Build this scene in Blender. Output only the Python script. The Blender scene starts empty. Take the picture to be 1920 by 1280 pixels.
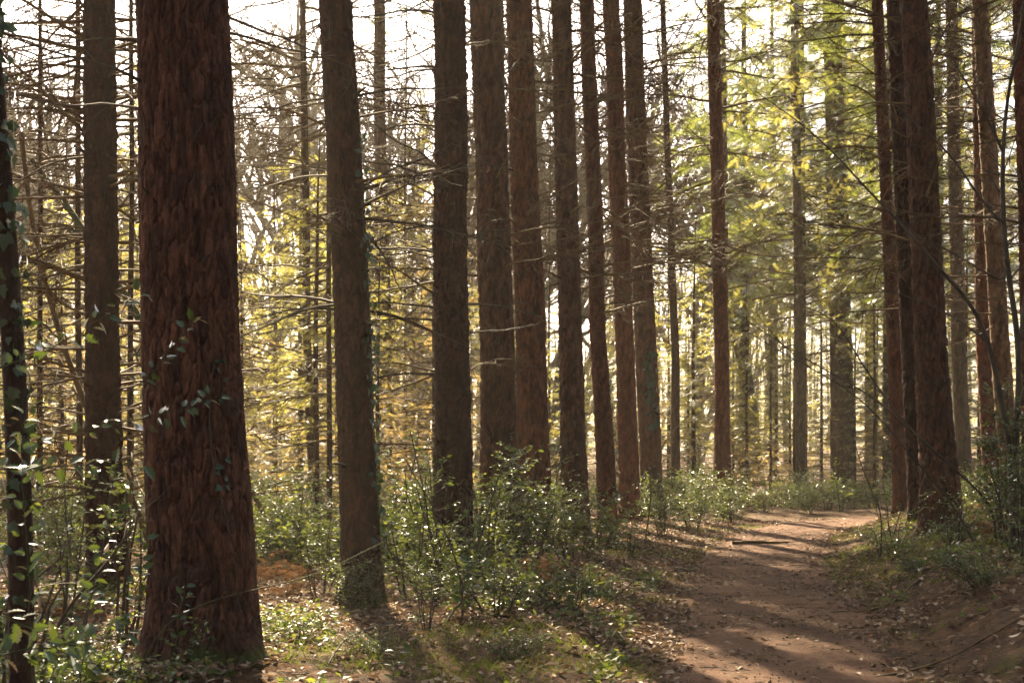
import bpy, math, random
import numpy as np
from mathutils import Vector, Matrix, Quaternion

# ------------------------------------------------------------------ camera, sky, sun, exposure
scene = bpy.context.scene
COL = scene.collection
R = math.radians
F, PX, PY, EYE = 2400.0, 960.0, 850.0, 1.55        # focal length in photo pixels, principal column, horizon row, eye height (m)

cam_data = bpy.data.cameras.new('camera')
cam_data.sensor_width = 36.0
cam_data.lens = F * 36.0 / 1920.0
cam_data.shift_y = (PY - 640.0) / 1920.0
cam_data.clip_start = 0.1
cam_data.clip_end = 2000.0
cam_data.dof.use_dof = True
cam_data.dof.focus_distance = 13.0
cam_data.dof.aperture_fstop = 5.6
cam = bpy.data.objects.new('camera', cam_data)
cam.location = (0, 0, EYE)
cam.rotation_euler = (R(90), 0, 0)
COL.objects.link(cam)
scene.camera = cam

SUN_AZ, SUN_EL = R(-14.0), R(41.0)                   # azimuth from the view direction (negative = left)
SUN_DIR = Vector((math.sin(SUN_AZ) * math.cos(SUN_EL), math.cos(SUN_AZ) * math.cos(SUN_EL), math.sin(SUN_EL)))
world = bpy.data.worlds.new('World')
scene.world = world
world.use_nodes = True
wn = world.node_tree
bg = wn.nodes['Background']
sky = wn.nodes.new('ShaderNodeTexSky')
sky.sky_type = 'NISHITA'
sky.sun_disc = False
sky.sun_elevation = SUN_EL
sky.sun_rotation = SUN_AZ % (2 * math.pi)
sky.dust_density = 6.0
sky.air_density = 0.7
sky.ozone_density = 0.0
wn.links.new(sky.outputs[0], bg.inputs['Color'])
bg.inputs['Strength'].default_value = 0.06

sun_data = bpy.data.lights.new('sun', 'SUN')
sun_data.energy = 5.0
sun_data.angle = R(0.53)
sun_data.color = (1.0, 0.82, 0.55)
sun = bpy.data.objects.new('sun', sun_data)
sun.rotation_euler = SUN_DIR.to_track_quat('Z', 'Y').to_euler()
sun.location = (0, 0, 60)
COL.objects.link(sun)

scene.view_settings.view_transform = 'Standard'
scene.view_settings.look = 'None'
scene.view_settings.exposure = 2.72
scene.view_settings.gamma = 1.0
scene.view_settings.use_curve_mapping = False

cy = scene.cycles
cy.use_denoising = True
try:
    cy.denoiser = 'OPENIMAGEDENOISE'
    cy.denoising_input_passes = 'RGB_ALBEDO_NORMAL'
    cy.denoising_prefilter = 'ACCURATE'
except Exception:
    pass
cy.max_bounces = 5
cy.diffuse_bounces = 3
cy.glossy_bounces = 2
cy.transmission_bounces = 2
cy.transparent_max_bounces = 4
cy.volume_bounces = 0
cy.sample_clamp_indirect = 6.0
cy.sample_clamp_direct = 0.0
cy.caustics_reflective = False
cy.caustics_refractive = False
cy.use_adaptive_sampling = True
cy.adaptive_threshold = 0.02
cy.blur_glossy = 0.5

# ------------------------------------------------------------------ helpers
rng = np.random.default_rng(11)
random.seed(11)


def at(x, y, d):
    """pixel of the photograph at a chosen distance -> point in the place"""
    return np.array([(x - PX) / F * d, d, EYE + (PY - y) / F * d])


def hsh(i, j, k, seed=0):
    i = np.asarray(i).astype(np.int64); j = np.asarray(j).astype(np.int64); k = np.asarray(k).astype(np.int64)
    n = (i * 374761393 + j * 668265263 + k * 2147483647 + seed * 974634777) & 0xFFFFFFFF
    n = ((n ^ (n >> 13)) * 1274126177) & 0xFFFFFFFF
    n = ((n ^ (n >> 16)) * 2246822519) & 0xFFFFFFFF
    n = n ^ (n >> 15)
    return (n & 0xFFFFFF) / float(0xFFFFFF)


def vn(x, y, z, seed=0):
    """value noise, 0..1"""
    x = np.asarray(x, float); y = np.asarray(y, float) + 0 * x; z = np.asarray(z, float) + 0 * x
    xi, yi, zi = np.floor(x), np.floor(y), np.floor(z)
    fx, fy, fz = x - xi, y - yi, z - zi
    fx = fx * fx * (3 - 2 * fx); fy = fy * fy * (3 - 2 * fy); fz = fz * fz * (3 - 2 * fz)
    out = 0
    for a in (0, 1):
        for b in (0, 1):
            for c in (0, 1):
                w = (fx if a else 1 - fx) * (fy if b else 1 - fy) * (fz if c else 1 - fz)
                out = out + w * hsh(xi + a, yi + b, zi + c, seed)
    return out


def sstep(a, b, x):
    t = np.clip((np.asarray(x, float) - a) / (b - a), 0, 1)
    return t * t * (3 - 2 * t)


def norm(v):
    v = np.asarray(v, float)
    return v / np.maximum(np.linalg.norm(v, axis=-1, keepdims=True), 1e-9)


class MB:
    """collects verts, triangles and quads; build() links them as one mesh"""
    def __init__(s):
        s.v, s.t, s.q, s.n = [], [], [], 0
        s.tm, s.qm = [], []

    def add(s, v, tri=None, quad=None, mat=0):
        v = np.asarray(v, float).reshape(-1, 3)
        if tri is not None and len(tri):
            tri = np.asarray(tri, np.int64); s.t.append(tri + s.n); s.tm.append(np.full(len(tri), mat))
        if quad is not None and len(quad):
            quad = np.asarray(quad, np.int64); s.q.append(quad + s.n); s.qm.append(np.full(len(quad), mat))
        s.v.append(v); s.n += len(v)

    def tube(s, pts, rad, sides=4, mat=0):
        pts = np.asarray(pts, float); n = len(pts)
        rad = np.broadcast_to(np.asarray(rad, float), (n,))
        tan = np.gradient(pts, axis=0); tan = norm(tan)
        ref = np.array([0, 0, 1.0]) if abs(tan[0][2]) < 0.8 else np.array([1.0, 0, 0])
        a = norm(np.cross(tan, ref)); b = np.cross(tan, a)
        th = np.linspace(0, 2 * math.pi, sides, endpoint=False)
        ring = (a[:, None, :] * np.cos(th)[None, :, None] + b[:, None, :] * np.sin(th)[None, :, None]) * rad[:, None, None]
        v = (pts[:, None, :] + ring).reshape(-1, 3)
        i = np.arange(n - 1)[:, None] * sides; j = np.arange(sides)[None, :]; k = (j + 1) % sides
        quad = np.stack([i + j, i + k, i + sides + k, i + sides + j], -1).reshape(-1, 4)
        s.add(v, quad=quad, mat=mat)

    def leaves(s, tmpl, tris, pos, xdir, nrm, scale, mat=0):
        """many copies of a small leaf template: local x along xdir, local z near nrm"""
        pos = np.asarray(pos, float); m = len(pos)
        if m == 0: return
        X = norm(xdir); Y = norm(np.cross(np.broadcast_to(nrm, X.shape), X)); Z = np.cross(X, Y)
        sc = np.broadcast_to(np.asarray(scale, float), (m,))[:, None, None]
        T = np.asarray(tmpl, float)
        v = pos[:, None, :] + sc * (T[None, :, 0, None] * X[:, None, :] + T[None, :, 1, None] * Y[:, None, :] + T[None, :, 2, None] * Z[:, None, :])
        tri = (np.asarray(tris)[None, :, :] + (np.arange(m) * len(T))[:, None, None]).reshape(-1, 3)
        s.add(v.reshape(-1, 3), tri=tri, mat=mat)

    def mesh(s, name, mats, smooth=False, attr=None):
        v = np.concatenate(s.v) if s.v else np.zeros((0, 3))
        t = np.concatenate(s.t) if s.t else np.zeros((0, 3), np.int64)
        q = np.concatenate(s.q) if s.q else np.zeros((0, 4), np.int64)
        me = bpy.data.meshes.new(name)
        me.vertices.add(len(v)); me.vertices.foreach_set('co', v.astype(np.float32).ravel())
        loops = np.concatenate([t.ravel(), q.ravel()]).astype(np.int32)
        me.loops.add(len(loops)); me.loops.foreach_set('vertex_index', loops)
        nf = len(t) + len(q)
        me.polygons.add(nf)
        st = np.concatenate([np.arange(len(t)) * 3, len(t) * 3 + np.arange(len(q)) * 4]).astype(np.int32)
        me.polygons.foreach_set('loop_start', st)
        mi = np.concatenate(s.tm + s.qm).astype(np.int32) if (s.tm or s.qm) else np.zeros(0, np.int32)
        me.polygons.foreach_set('material_index', mi)
        me.polygons.foreach_set('use_smooth', np.full(nf, smooth))
        for m in (mats if isinstance(mats, (list, tuple)) else [mats]):
            me.materials.append(m)
        if attr:
            for an, av in attr.items():
                a = me.attributes.new(an, 'FLOAT', 'POINT'); a.data.foreach_set('value', np.asarray(av, np.float32))
        me.update(calc_edges=True)
        return me

    def build(s, name, mats, parent=None, loc=(0, 0, 0), smooth=False, attr=None):
        return obj(name, s.mesh(name, mats, smooth, attr), parent, loc)


def obj(name, me, parent=None, loc=(0, 0, 0), rot=None, scale=None):
    o = bpy.data.objects.new(name, me)
    COL.objects.link(o)
    o.location = loc
    if rot is not None: o.rotation_euler = rot
    if scale is not None: o.scale = (scale,) * 3 if np.isscalar(scale) else scale
    if parent is not None: o.parent = parent
    return o


def tag(o, label=None, cat=None, group=None, kind=None):
    if label: o['label'] = label
    if cat: o['category'] = cat
    if group: o['group'] = group
    if kind: o['kind'] = kind
    return o


def thing(name, label, cat, loc, group=None, rz=0.0, scale=1.0):
    o = obj(name, None, None, loc, (0, 0, rz), scale)
    o.empty_display_size = 0.2
    return tag(o, label, cat, group)


# ------------------------------------------------------------------ materials
def new_mat(name):
    m = bpy.data.materials.new(name); m.use_nodes = True
    nt = m.node_tree; nt.nodes.clear()
    out = nt.nodes.new('ShaderNodeOutputMaterial')
    return m, nt, out


def ramp(nt, fac, stops):
    r = nt.nodes.new('ShaderNodeValToRGB')
    e = r.color_ramp.elements
    while len(e) < len(stops): e.new(0.5)
    for el, (p, c) in zip(e, stops):
        el.position = p; el.color = (*c, 1)
    nt.links.new(fac, r.inputs[0])
    return r.outputs[0]


def noise(nt, vec, scale, detail=3, rough=0.55):
    n = nt.nodes.new('ShaderNodeTexNoise')
    n.inputs['Scale'].default_value = scale
    n.inputs['Detail'].default_value = detail
    n.inputs['Roughness'].default_value = rough
    if vec is not None: nt.links.new(vec, n.inputs['Vector'])
    return n.outputs['Fac']


def mixc(nt, fac, a, b, mode='MIX'):
    m = nt.nodes.new('ShaderNodeMix'); m.data_type = 'RGBA'; m.blend_type = mode
    for sock, val in ((m.inputs[0], fac), (m.inputs[6], a), (m.inputs[7], b)):
        if isinstance(val, (int, float)): sock.default_value = val
        elif isinstance(val, tuple): sock.default_value = (*val, 1)
        else: nt.links.new(val, sock)
    return m.outputs[2]


def objcoord(nt, sc=(1, 1, 1)):
    tc = nt.nodes.new('ShaderNodeTexCoord')
    mp = nt.nodes.new('ShaderNodeMapping'); mp.inputs['Scale'].default_value = sc
    nt.links.new(tc.outputs['Object'], mp.inputs['Vector'])
    return mp.outputs[0]


def bark_mat(name, dark, mid, light, lichen, fissure=0.5, moss_top=0.0):
    m, nt, out = new_mat(name)
    L = nt.links
    co = objcoord(nt, (1, 1, 0.3)); co2 = objcoord(nt, (1, 1, 1))
    n1 = noise(nt, co, 14, 5); n2 = noise(nt, co2, 3.2, 4); n3 = noise(nt, co, 60, 3)
    at_ = nt.nodes.new('ShaderNodeAttribute'); at_.attribute_name = 'tone'
    c = ramp(nt, n1, [(0.25, dark), (0.5, mid), (0.78, light)])
    tone = ramp(nt, at_.outputs['Fac'], [(0.15, (0.45, 0.45, 0.45)), (0.85, (1.5, 1.45, 1.4))])
    grit = ramp(nt, n3, [(0.3, (0.6, 0.58, 0.56)), (0.7, (1.35, 1.35, 1.35))])
    c = mixc(nt, 0.7, c, grit, 'MULTIPLY')
    c = mixc(nt, 0.9, c, tone, 'MULTIPLY')
    lm = ramp(nt, n2, [(0.56, (0, 0, 0)), (0.72, (1, 1, 1))])
    c = mixc(nt, lm, c, lichen)
    if moss_top:
        tc = nt.nodes.new('ShaderNodeTexCoord'); sx = nt.nodes.new('ShaderNodeSeparateXYZ'); L.new(tc.outputs['Object'], sx.inputs[0])
        mr = nt.nodes.new('ShaderNodeMapRange'); mr.inputs[1].default_value = moss_top; mr.inputs[2].default_value = 0.0
        L.new(sx.outputs[2], mr.inputs[0])
        nm = noise(nt, co2, 7, 4)
        mu = nt.nodes.new('ShaderNodeMath'); mu.operation = 'MULTIPLY'; L.new(mr.outputs[0], mu.inputs[0]); L.new(nm, mu.inputs[1])
        mk = ramp(nt, mu.outputs[0], [(0.38, (0, 0, 0)), (0.52, (1, 1, 1))])
        c = mixc(nt, mk, c, (0.060, 0.068, 0.016))
    p = nt.nodes.new('ShaderNodeBsdfPrincipled')
    L.new(c, p.inputs['Base Color']); p.inputs['Roughness'].default_value = 0.85
    p.inputs['Specular IOR Level'].default_value = 0.25
    add = nt.nodes.new('ShaderNodeMath'); add.operation = 'ADD'; L.new(n1, add.inputs[0]); L.new(n3, add.inputs[1])
    b = nt.nodes.new('ShaderNodeBump'); b.inputs['Strength'].default_value = fissure; b.inputs['Distance'].default_value = 0.015
    L.new(add.outputs[0], b.inputs['Height']); L.new(b.outputs[0], p.inputs['Normal'])
    L.new(p.outputs[0], out.inputs['Surface'])
    return m


def leaf_mat(name, stops, trans, tfac=0.4, rough=0.35, gloss=0.0, ior=1.45, tvar=True):
    """thin leaf: diffuse + light through the blade + waxy sheen; colour varies leaf by leaf"""
    m, nt, out = new_mat(name); L = nt.links
    g = nt.nodes.new('ShaderNodeNewGeometry')
    c = ramp(nt, g.outputs['Random Per Island'], stops)
    d = nt.nodes.new('ShaderNodeBsdfDiffuse'); L.new(c, d.inputs['Color'])
    t = nt.nodes.new('ShaderNodeBsdfTranslucent')
    if isinstance(trans, tuple): t.inputs['Color'].default_value = (*trans, 1)
    else:
        tcol = ramp(nt, g.outputs['Random Per Island'], trans); L.new(tcol, t.inputs['Color'])
    mx = nt.nodes.new('ShaderNodeMixShader'); mx.inputs[0].default_value = tfac
    L.new(d.outputs[0], mx.inputs[1]); L.new(t.outputs[0], mx.inputs[2])
    sh = mx.outputs[0]
    if gloss:
        gl = nt.nodes.new('ShaderNodeBsdfGlossy'); gl.inputs['Roughness'].default_value = rough
        fr = nt.nodes.new('ShaderNodeFresnel'); fr.inputs['IOR'].default_value = ior
        mu = nt.nodes.new('ShaderNodeMath'); mu.operation = 'MULTIPLY'; mu.inputs[1].default_value = gloss
        L.new(fr.outputs[0], mu.inputs[0])
        m2 = nt.nodes.new('ShaderNodeMixShader'); L.new(mu.outputs[0], m2.inputs[0]); L.new(sh, m2.inputs[1]); L.new(gl.outputs[0], m2.inputs[2])
        sh = m2.outputs[0]
    L.new(sh, out.inputs['Surface'])
    return m


def twig_mat(name, a, b):
    m, nt, out = new_mat(name); L = nt.links
    c = ramp(nt, noise(nt, objcoord(nt), 5, 3), [(0.35, a), (0.65, b)])
    p = nt.nodes.new('ShaderNodeBsdfPrincipled'); L.new(c, p.inputs['Base Color'])
    p.inputs['Roughness'].default_value = 0.8; p.inputs['Specular IOR Level'].default_value = 0.3
    L.new(p.outputs[0], out.inputs['Surface'])
    return m


M = {}
_bk = bark_mat


def bark_mat(name, dark, mid, light, lichen, fissure=0.5, moss_top=0.0, k=0.72):
    f = lambda c: (c[0] * k * 1.12, c[1] * k * 0.95, c[2] * k * 0.82)
    return _bk(name, f(dark), f(mid), f(light), f(lichen), fissure, moss_top)


M['pine_bark'] = bark_mat('pine_bark', (0.040, 0.021, 0.013), (0.095, 0.050, 0.030), (0.17, 0.095, 0.058), (0.085, 0.062, 0.040), 0.9, 0.0)
M['pine_bark_mossy'] = bark_mat('pine_bark_mossy', (0.045, 0.025, 0.017), (0.105, 0.059, 0.039), (0.19, 0.112, 0.076), (0.090, 0.068, 0.052), 0.9, 0.45, 0.68)
M['spruce_bark'] = bark_mat('spruce_bark', (0.034, 0.016, 0.011), (0.082, 0.039, 0.024), (0.145, 0.073, 0.045), (0.074, 0.042, 0.026), 0.9, 0.6, 0.48)
M['red_bark'] = bark_mat('red_bark', (0.052, 0.021, 0.012), (0.125, 0.050, 0.028), (0.21, 0.092, 0.052), (0.10, 0.055, 0.035), 0.9, 0.0)
M['pale_bark'] = bark_mat('pale_bark', (0.09, 0.06, 0.038), (0.19, 0.13, 0.08), (0.28, 0.2, 0.12), (0.15, 0.13, 0.07), 0.3, 0.0)
M['grey_bark'] = bark_mat('grey_bark', (0.045, 0.036, 0.026), (0.10, 0.078, 0.055), (0.17, 0.135, 0.095), (0.10, 0.10, 0.055), 0.4, 0.0)
M['dead_twig'] = twig_mat('dead_twig', (0.060, 0.037, 0.015), (0.145, 0.090, 0.032))
M['haze_grey_twig'] = twig_mat('haze_grey_twig', (0.10, 0.075, 0.045), (0.19, 0.145, 0.085))  # grey-brown twigs of the bare trees, lightened to put distance haze into the colour
M['dark_twig'] = twig_mat('dark_twig', (0.04, 0.032, 0.022), (0.09, 0.07, 0.045))
M['green_stem'] = twig_mat('green_stem', (0.035, 0.042, 0.015), (0.065, 0.07, 0.026))
M['holly'] = leaf_mat('holly', [(0, (0.020, 0.048, 0.024)), (0.6, (0.038, 0.080, 0.034)), (1, (0.075, 0.105, 0.035))],
                      [(0, (0.08, 0.14, 0.012)), (1, (0.30, 0.34, 0.04))], 0.40, 0.33, 0.5, 1.5)
M['holly_near'] = leaf_mat('holly_near', [(0, (0.018, 0.042, 0.024)), (0.7, (0.034, 0.068, 0.034)), (1, (0.06, 0.09, 0.03))], [(0, (0.05, 0.10, 0.012)), (1, (0.22, 0.27, 0.025))], 0.14, 0.32, 0.8, 1.5)
M['ivy'] = leaf_mat('ivy', [(0, (0.016, 0.034, 0.020)), (1, (0.04, 0.07, 0.035))], (0.05, 0.09, 0.015), 0.14, 0.33, 0.9, 1.5)
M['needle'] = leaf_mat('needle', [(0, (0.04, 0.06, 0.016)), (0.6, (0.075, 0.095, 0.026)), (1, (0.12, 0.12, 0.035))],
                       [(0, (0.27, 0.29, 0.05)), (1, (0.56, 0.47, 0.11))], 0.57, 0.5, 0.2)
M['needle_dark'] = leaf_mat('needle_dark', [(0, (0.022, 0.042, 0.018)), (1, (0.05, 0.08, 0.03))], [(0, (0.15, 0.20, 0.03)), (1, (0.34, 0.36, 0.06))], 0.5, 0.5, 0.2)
M['needle_dry'] = leaf_mat('needle_dry', [(0, (0.10, 0.075, 0.03)), (1, (0.19, 0.15, 0.06))], [(0, (0.36, 0.25, 0.08)), (1, (0.60, 0.44, 0.15))], 0.5, 0.5, 0.15)
M['litter'] = leaf_mat('litter', [(0, (0.07, 0.042, 0.026)), (0.4, (0.17, 0.10, 0.058)), (0.75, (0.29, 0.20, 0.125)), (0.95, (0.42, 0.33, 0.23)), (1, (0.32, 0.13, 0.04))],
                       [(0, (0.10, 0.055, 0.025)), (1, (0.30, 0.18, 0.08))], 0.25, 0.5, 0.3)
M['bracken'] = leaf_mat('bracken', [(0, (0.09, 0.048, 0.025)), (1, (0.19, 0.10, 0.05))], (0.22, 0.11, 0.045), 0.35)
M['moss'] = leaf_mat('moss', [(0, (0.045, 0.06, 0.012)), (1, (0.11, 0.13, 0.025))], (0.18, 0.22, 0.03), 0.4)


def ground_mat():
    m, nt, out = new_mat('forest_soil'); L = nt.links
    co = objcoord(nt)
    n1 = noise(nt, co, 1.7, 6, 0.65); n2 = noise(nt, co, 9, 6, 0.65); n3 = noise(nt, co, 45, 4, 0.7)
    c = ramp(nt, n2, [(0.28, (0.026, 0.015, 0.009)), (0.5, (0.068, 0.039, 0.022)), (0.68, (0.14, 0.083, 0.045))])
    c2 = ramp(nt, n3, [(0.3, (0.55, 0.5, 0.45)), (0.7, (1.5, 1.4, 1.3))])
    c = mixc(nt, 0.8, c, c2, 'MULTIPLY')
    mk = ramp(nt, n1, [(0.58, (0, 0, 0)), (0.68, (1, 1, 1))])
    mm = ramp(nt, n2, [(0.3, (0.03, 0.04, 0.009)), (0.7, (0.10, 0.115, 0.024))])
    mul = nt.nodes.new('ShaderNodeMath'); mul.operation = 'MULTIPLY'; mul.inputs[1].default_value = 0.6
    L.new(mk, mul.inputs[0])
    c = mixc(nt, mul.outputs[0], c, mm)
    p = nt.nodes.new('ShaderNodeBsdfPrincipled'); L.new(c, p.inputs['Base Color']); p.inputs['Roughness'].default_value = 0.95
    p.inputs['Specular IOR Level'].default_value = 0.15
    a = nt.nodes.new('ShaderNodeMath'); a.operation = 'ADD'; L.new(n2, a.inputs[0]); L.new(n3, a.inputs[1])
    b = nt.nodes.new('ShaderNodeBump'); b.inputs['Strength'].default_value = 0.8; b.inputs['Distance'].default_value = 0.04
    L.new(a.outputs[0], b.inputs['Height']); L.new(b.outputs[0], p.inputs['Normal'])
    L.new(p.outputs[0], out.inputs['Surface'])
    return m


def path_mat():
    m, nt, out = new_mat('path_dirt'); L = nt.links
    co = objcoord(nt)
    n1 = noise(nt, co, 1.3, 4, 0.6); n2 = noise(nt, co, 16, 6, 0.7); n3 = noise(nt, co, 90, 3, 0.7)
    c = ramp(nt, n1, [(0.3, (0.120, 0.060, 0.036)), (0.7, (0.245, 0.140, 0.086))])
    c2 = ramp(nt, n2, [(0.3, (0.5, 0.46, 0.42)), (0.52, (1, 1, 1)), (0.75, (1.35, 1.3, 1.25))])
    c = mixc(nt, 0.85, c, c2, 'MULTIPLY')
    c3 = ramp(nt, n3, [(0.35, (0.6, 0.55, 0.5)), (0.65, (1.3, 1.3, 1.25))])
    c = mixc(nt, 0.7, c, c3, 'MULTIPLY')
    p = nt.nodes.new('ShaderNodeBsdfPrincipled'); L.new(c, p.inputs['Base Color']); p.inputs['Roughness'].default_value = 0.9
    p.inputs['Specular IOR Level'].default_value = 0.2
    a = nt.nodes.new('ShaderNodeMath'); a.operation = 'ADD'; L.new(n2, a.inputs[0]); L.new(n3, a.inputs[1])
    b = nt.nodes.new('ShaderNodeBump'); b.inputs['Strength'].default_value = 1.0; b.inputs['Distance'].default_value = 0.05
    L.new(a.outputs[0], b.inputs['Height']); L.new(b.outputs[0], p.inputs['Normal'])
    L.new(p.outputs[0], out.inputs['Surface'])
    return m


# ------------------------------------------------------------------ terrain
PATH_Y = np.array([-40, -6, 5, 8.65, 14.9, 20.7, 26.0, 29.0, 31.0, 32.5, 34.0, 36.0])
PATH_X = np.array([-4.0, 0.3, 1.35, 1.85, 2.86, 4.05, 5.75, 7.4, 9.3, 11.5, 14.5, 20.0])
# smooth centreline, resampled by arc length
_yy = np.linspace(-40, 36, 400); _xx = np.interp(_yy, PATH_Y, PATH_X)
_k = np.ones(21) / 21.0
_xp = np.convolve(np.pad(_xx, 10, mode='edge'), _k, 'valid')
CL = np.stack([_xp, _yy], -1)
_s = np.concatenate([[0], np.cumsum(np.linalg.norm(np.diff(CL, axis=0), axis=1))])
S = np.linspace(0, _s[-1], 520)
CL = np.stack([np.interp(S, _s, CL[:, 0]), np.interp(S, _s, CL[:, 1])], -1)
CT = norm(np.gradient(CL, axis=0)); CN = np.stack([CT[:, 1], -CT[:, 0]], -1)      # right-hand normal


def path_dist(x, y):
    """signed distance to the centreline, + on the right"""
    p = np.stack([np.ravel(x), np.ravel(y)], -1)
    out = np.empty(len(p))
    for i in range(0, len(p), 20000):
        q = p[i:i + 20000]
        d = q[:, None, :] - CL[None, ::3, :]
        k = np.argmin((d ** 2).sum(-1), 1)
        dd = d[np.arange(len(q)), k]
        out[i:i + 20000] = np.linalg.norm(dd, axis=1) * np.sign((dd * CN[::3][k]).sum(-1) + 1e-9)
    return out.reshape(np.shape(x))


def hgt(x, y):
    x = np.asarray(x, float); y = np.asarray(y, float)
    pd = path_dist(x, y)
    nz = vn(x * 0.35, y * 0.35, 0, 3) - 0.5
    nf = vn(x * 1.7, y * 1.7, 0, 5) - 0.5
    off = sstep(0.75, 2.2, np.abs(pd))
    z = off * (0.16 * nz + 0.07 * nf)
    near = 1 - sstep(26, 31, y)
    z = z + near * 0.50 * sstep(0.85, 2.4, pd) + near * 0.10 * sstep(2.3, 5, pd) + 0.03 * sstep(0.9, 2.4, -pd)
    z = z + 0.02 * (vn(x * 0.9, y * 0.9, 0, 8) - 0.5)
    far = sstep(40, 180, np.hypot(x, y - 10))
    return z + far * (2.0 * vn(x * 0.02, y * 0.02, 0, 9) + 1.0)


def hz(x, y):
    return float(hgt(np.array([x]), np.array([y]))[0])


def axis(lo, f0, f1, hi, step, grow=1.14):
    mid = list(np.arange(f0, f1 + 1e-6, step))
    a, st = [], step
    p = f0
    while p > lo: st *= grow; p -= st; a.append(p)
    b, st, p = [], step, f1
    while p < hi: st *= grow; p += st; b.append(p)
    return np.array(a[::-1] + mid + b)


gx = axis(-260, -6.5, 9.5, 260, 0.11); gy = axis(-120, 6.5, 30, 320, 0.11)
GX, GY = np.meshgrid(gx, gy)
GZ = hgt(GX, GY)
PD = path_dist(GX, GY)
GZ = GZ - 0.05 * (1 - sstep(0.35, 0.75, np.abs(PD)))
GZ = GZ + (0.05 * (vn(GX * 4, GY * 4, 0, 21) - 0.5) + 0.03 * (vn(GX * 9, GY * 9, 0, 22) - 0.5)) * sstep(0.7, 1.1, np.abs(PD))
mb = MB()
ny, nx = GX.shape
idx = np.arange(ny * nx).reshape(ny, nx)
mb.add(np.stack([GX, GY, GZ], -1).reshape(-1, 3), quad=np.stack([idx[:-1, :-1], idx[:-1, 1:], idx[1:, 1:], idx[1:, :-1]], -1).reshape(-1, 4))
ground = mb.build('forest_floor', ground_mat(), smooth=True)
tag(ground, 'brown forest floor with soil, moss patches and leaf litter', kind='structure')

# the path: worn earth with irregular edges that sink into the floor
tt = np.linspace(-1.12, 1.12, 27)
SS, TT = np.meshgrid(np.arange(len(S)), tt, indexing='ij')
wid = 0.95 + 0.16 * (vn(S[:, None] * 0.55, TT * 0 + np.sign(TT) * 4, 0, 31) - 0.5) * 2
QX = CL[SS, 0] + CN[SS, 0] * TT * wid; QY = CL[SS, 1] + CN[SS, 1] * TT * wid
edge = np.abs(TT)
QZ = hgt(QX, QY) + 0.018 - 0.06 * sstep(0.72, 1.12, edge + 0.25 * (vn(QX * 3, QY * 3, 0, 33) - 0.5)) + 0.030 * (vn(QX * 2.2, QY * 2.2, 0, 35) - 0.5) + 0.018 * (vn(QX * 8, QY * 8, 0, 36) - 0.5)
mb = MB(); idx = np.arange(QX.size).reshape(QX.shape)
mb.add(np.stack([QX, QY, QZ], -1).reshape(-1, 3), quad=np.stack([idx[:-1, :-1], idx[:-1, 1:], idx[1:, 1:], idx[1:, :-1]], -1).reshape(-1, 4))
path = mb.build('path', path_mat(), smooth=True)
tag(path, 'reddish brown dirt path curving away to the right', kind='structure')


# ------------------------------------------------------------------ trunks
def bark_cells(th, z, r0, cw, ch, seed, warp=0.55, sharp=0.2):
    ncol = max(6, int(round(2 * math.pi * r0 / cw)))
    c, s_ = np.cos(th) * r0, np.sin(th) * r0
    w1 = (vn(c / cw * 0.6 + 50, s_ / cw * 0.6 + 50, z / ch * 0.8, seed) - 0.5) * 2
    w2 = (vn(c / cw * 0.6 + 90, s_ / cw * 0.6 + 90, z / ch * 0.8, seed + 1) - 0.5) * 2
    w3 = (vn(c / cw * 1.9 + 20, s_ / cw * 1.9 + 20, z / ch * 3.5, seed + 2) - 0.5) * 2
    U = th / (2 * math.pi) * ncol + (warp + 0.2) * w1 + 0.2 * w3
    V = z / ch + warp * w2
    ui = np.floor(U)
    f1 = np.full(U.shape, 9.0); f2 = np.full(U.shape, 9.0); idv = np.zeros(U.shape)
    for di in (-1, 0, 1):
        ci = ui + di; cm = np.mod(ci, ncol)
        Vs = V + 0.5 * np.mod(cm, 2)
        vi = np.floor(Vs)
        for dj in (-1, 0, 1):
            cj = vi + dj
            px = ci + 0.5 + 0.7 * (hsh(cm, cj, 1, seed) - 0.5); py = cj + 0.5 + 0.8 * (hsh(cm, cj, 2, seed) - 0.5)
            dd = np.hypot(U - px, Vs - py)
            rid = hsh(cm, cj, 3, seed)
            closer = dd < f1
            f2 = np.where(closer, f1, np.minimum(f2, dd))
            idv = np.where(closer, rid, idv); f1 = np.where(closer, dd, f1)
    plate = np.clip((f2 - f1) / sharp, 0, 1) ** 0.8
    fine = vn(c / cw * 3 + 7, s_ / cw * 3 + 7, z / ch * 5, seed + 5) - 0.5
    return plate, idv, fine


def bark(th, z, r0, cw, ch, depth, seed, sharp=0.2):
    p1, id1, f1 = bark_cells(th, z, r0, cw, ch, seed, 0.55, sharp)
    p2, id2, f2 = bark_cells(th, z, r0, cw * 0.55, ch * 0.30, seed + 60, 0.35, 0.22)
    lift = 0.75 + 0.35 * id1
    return depth * (p1 * lift + 0.42 * p1 * p2 * (0.4 + id2) + 0.22 * f1 - 0.8), 0.5 * id1 + 0.5 * id2


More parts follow.
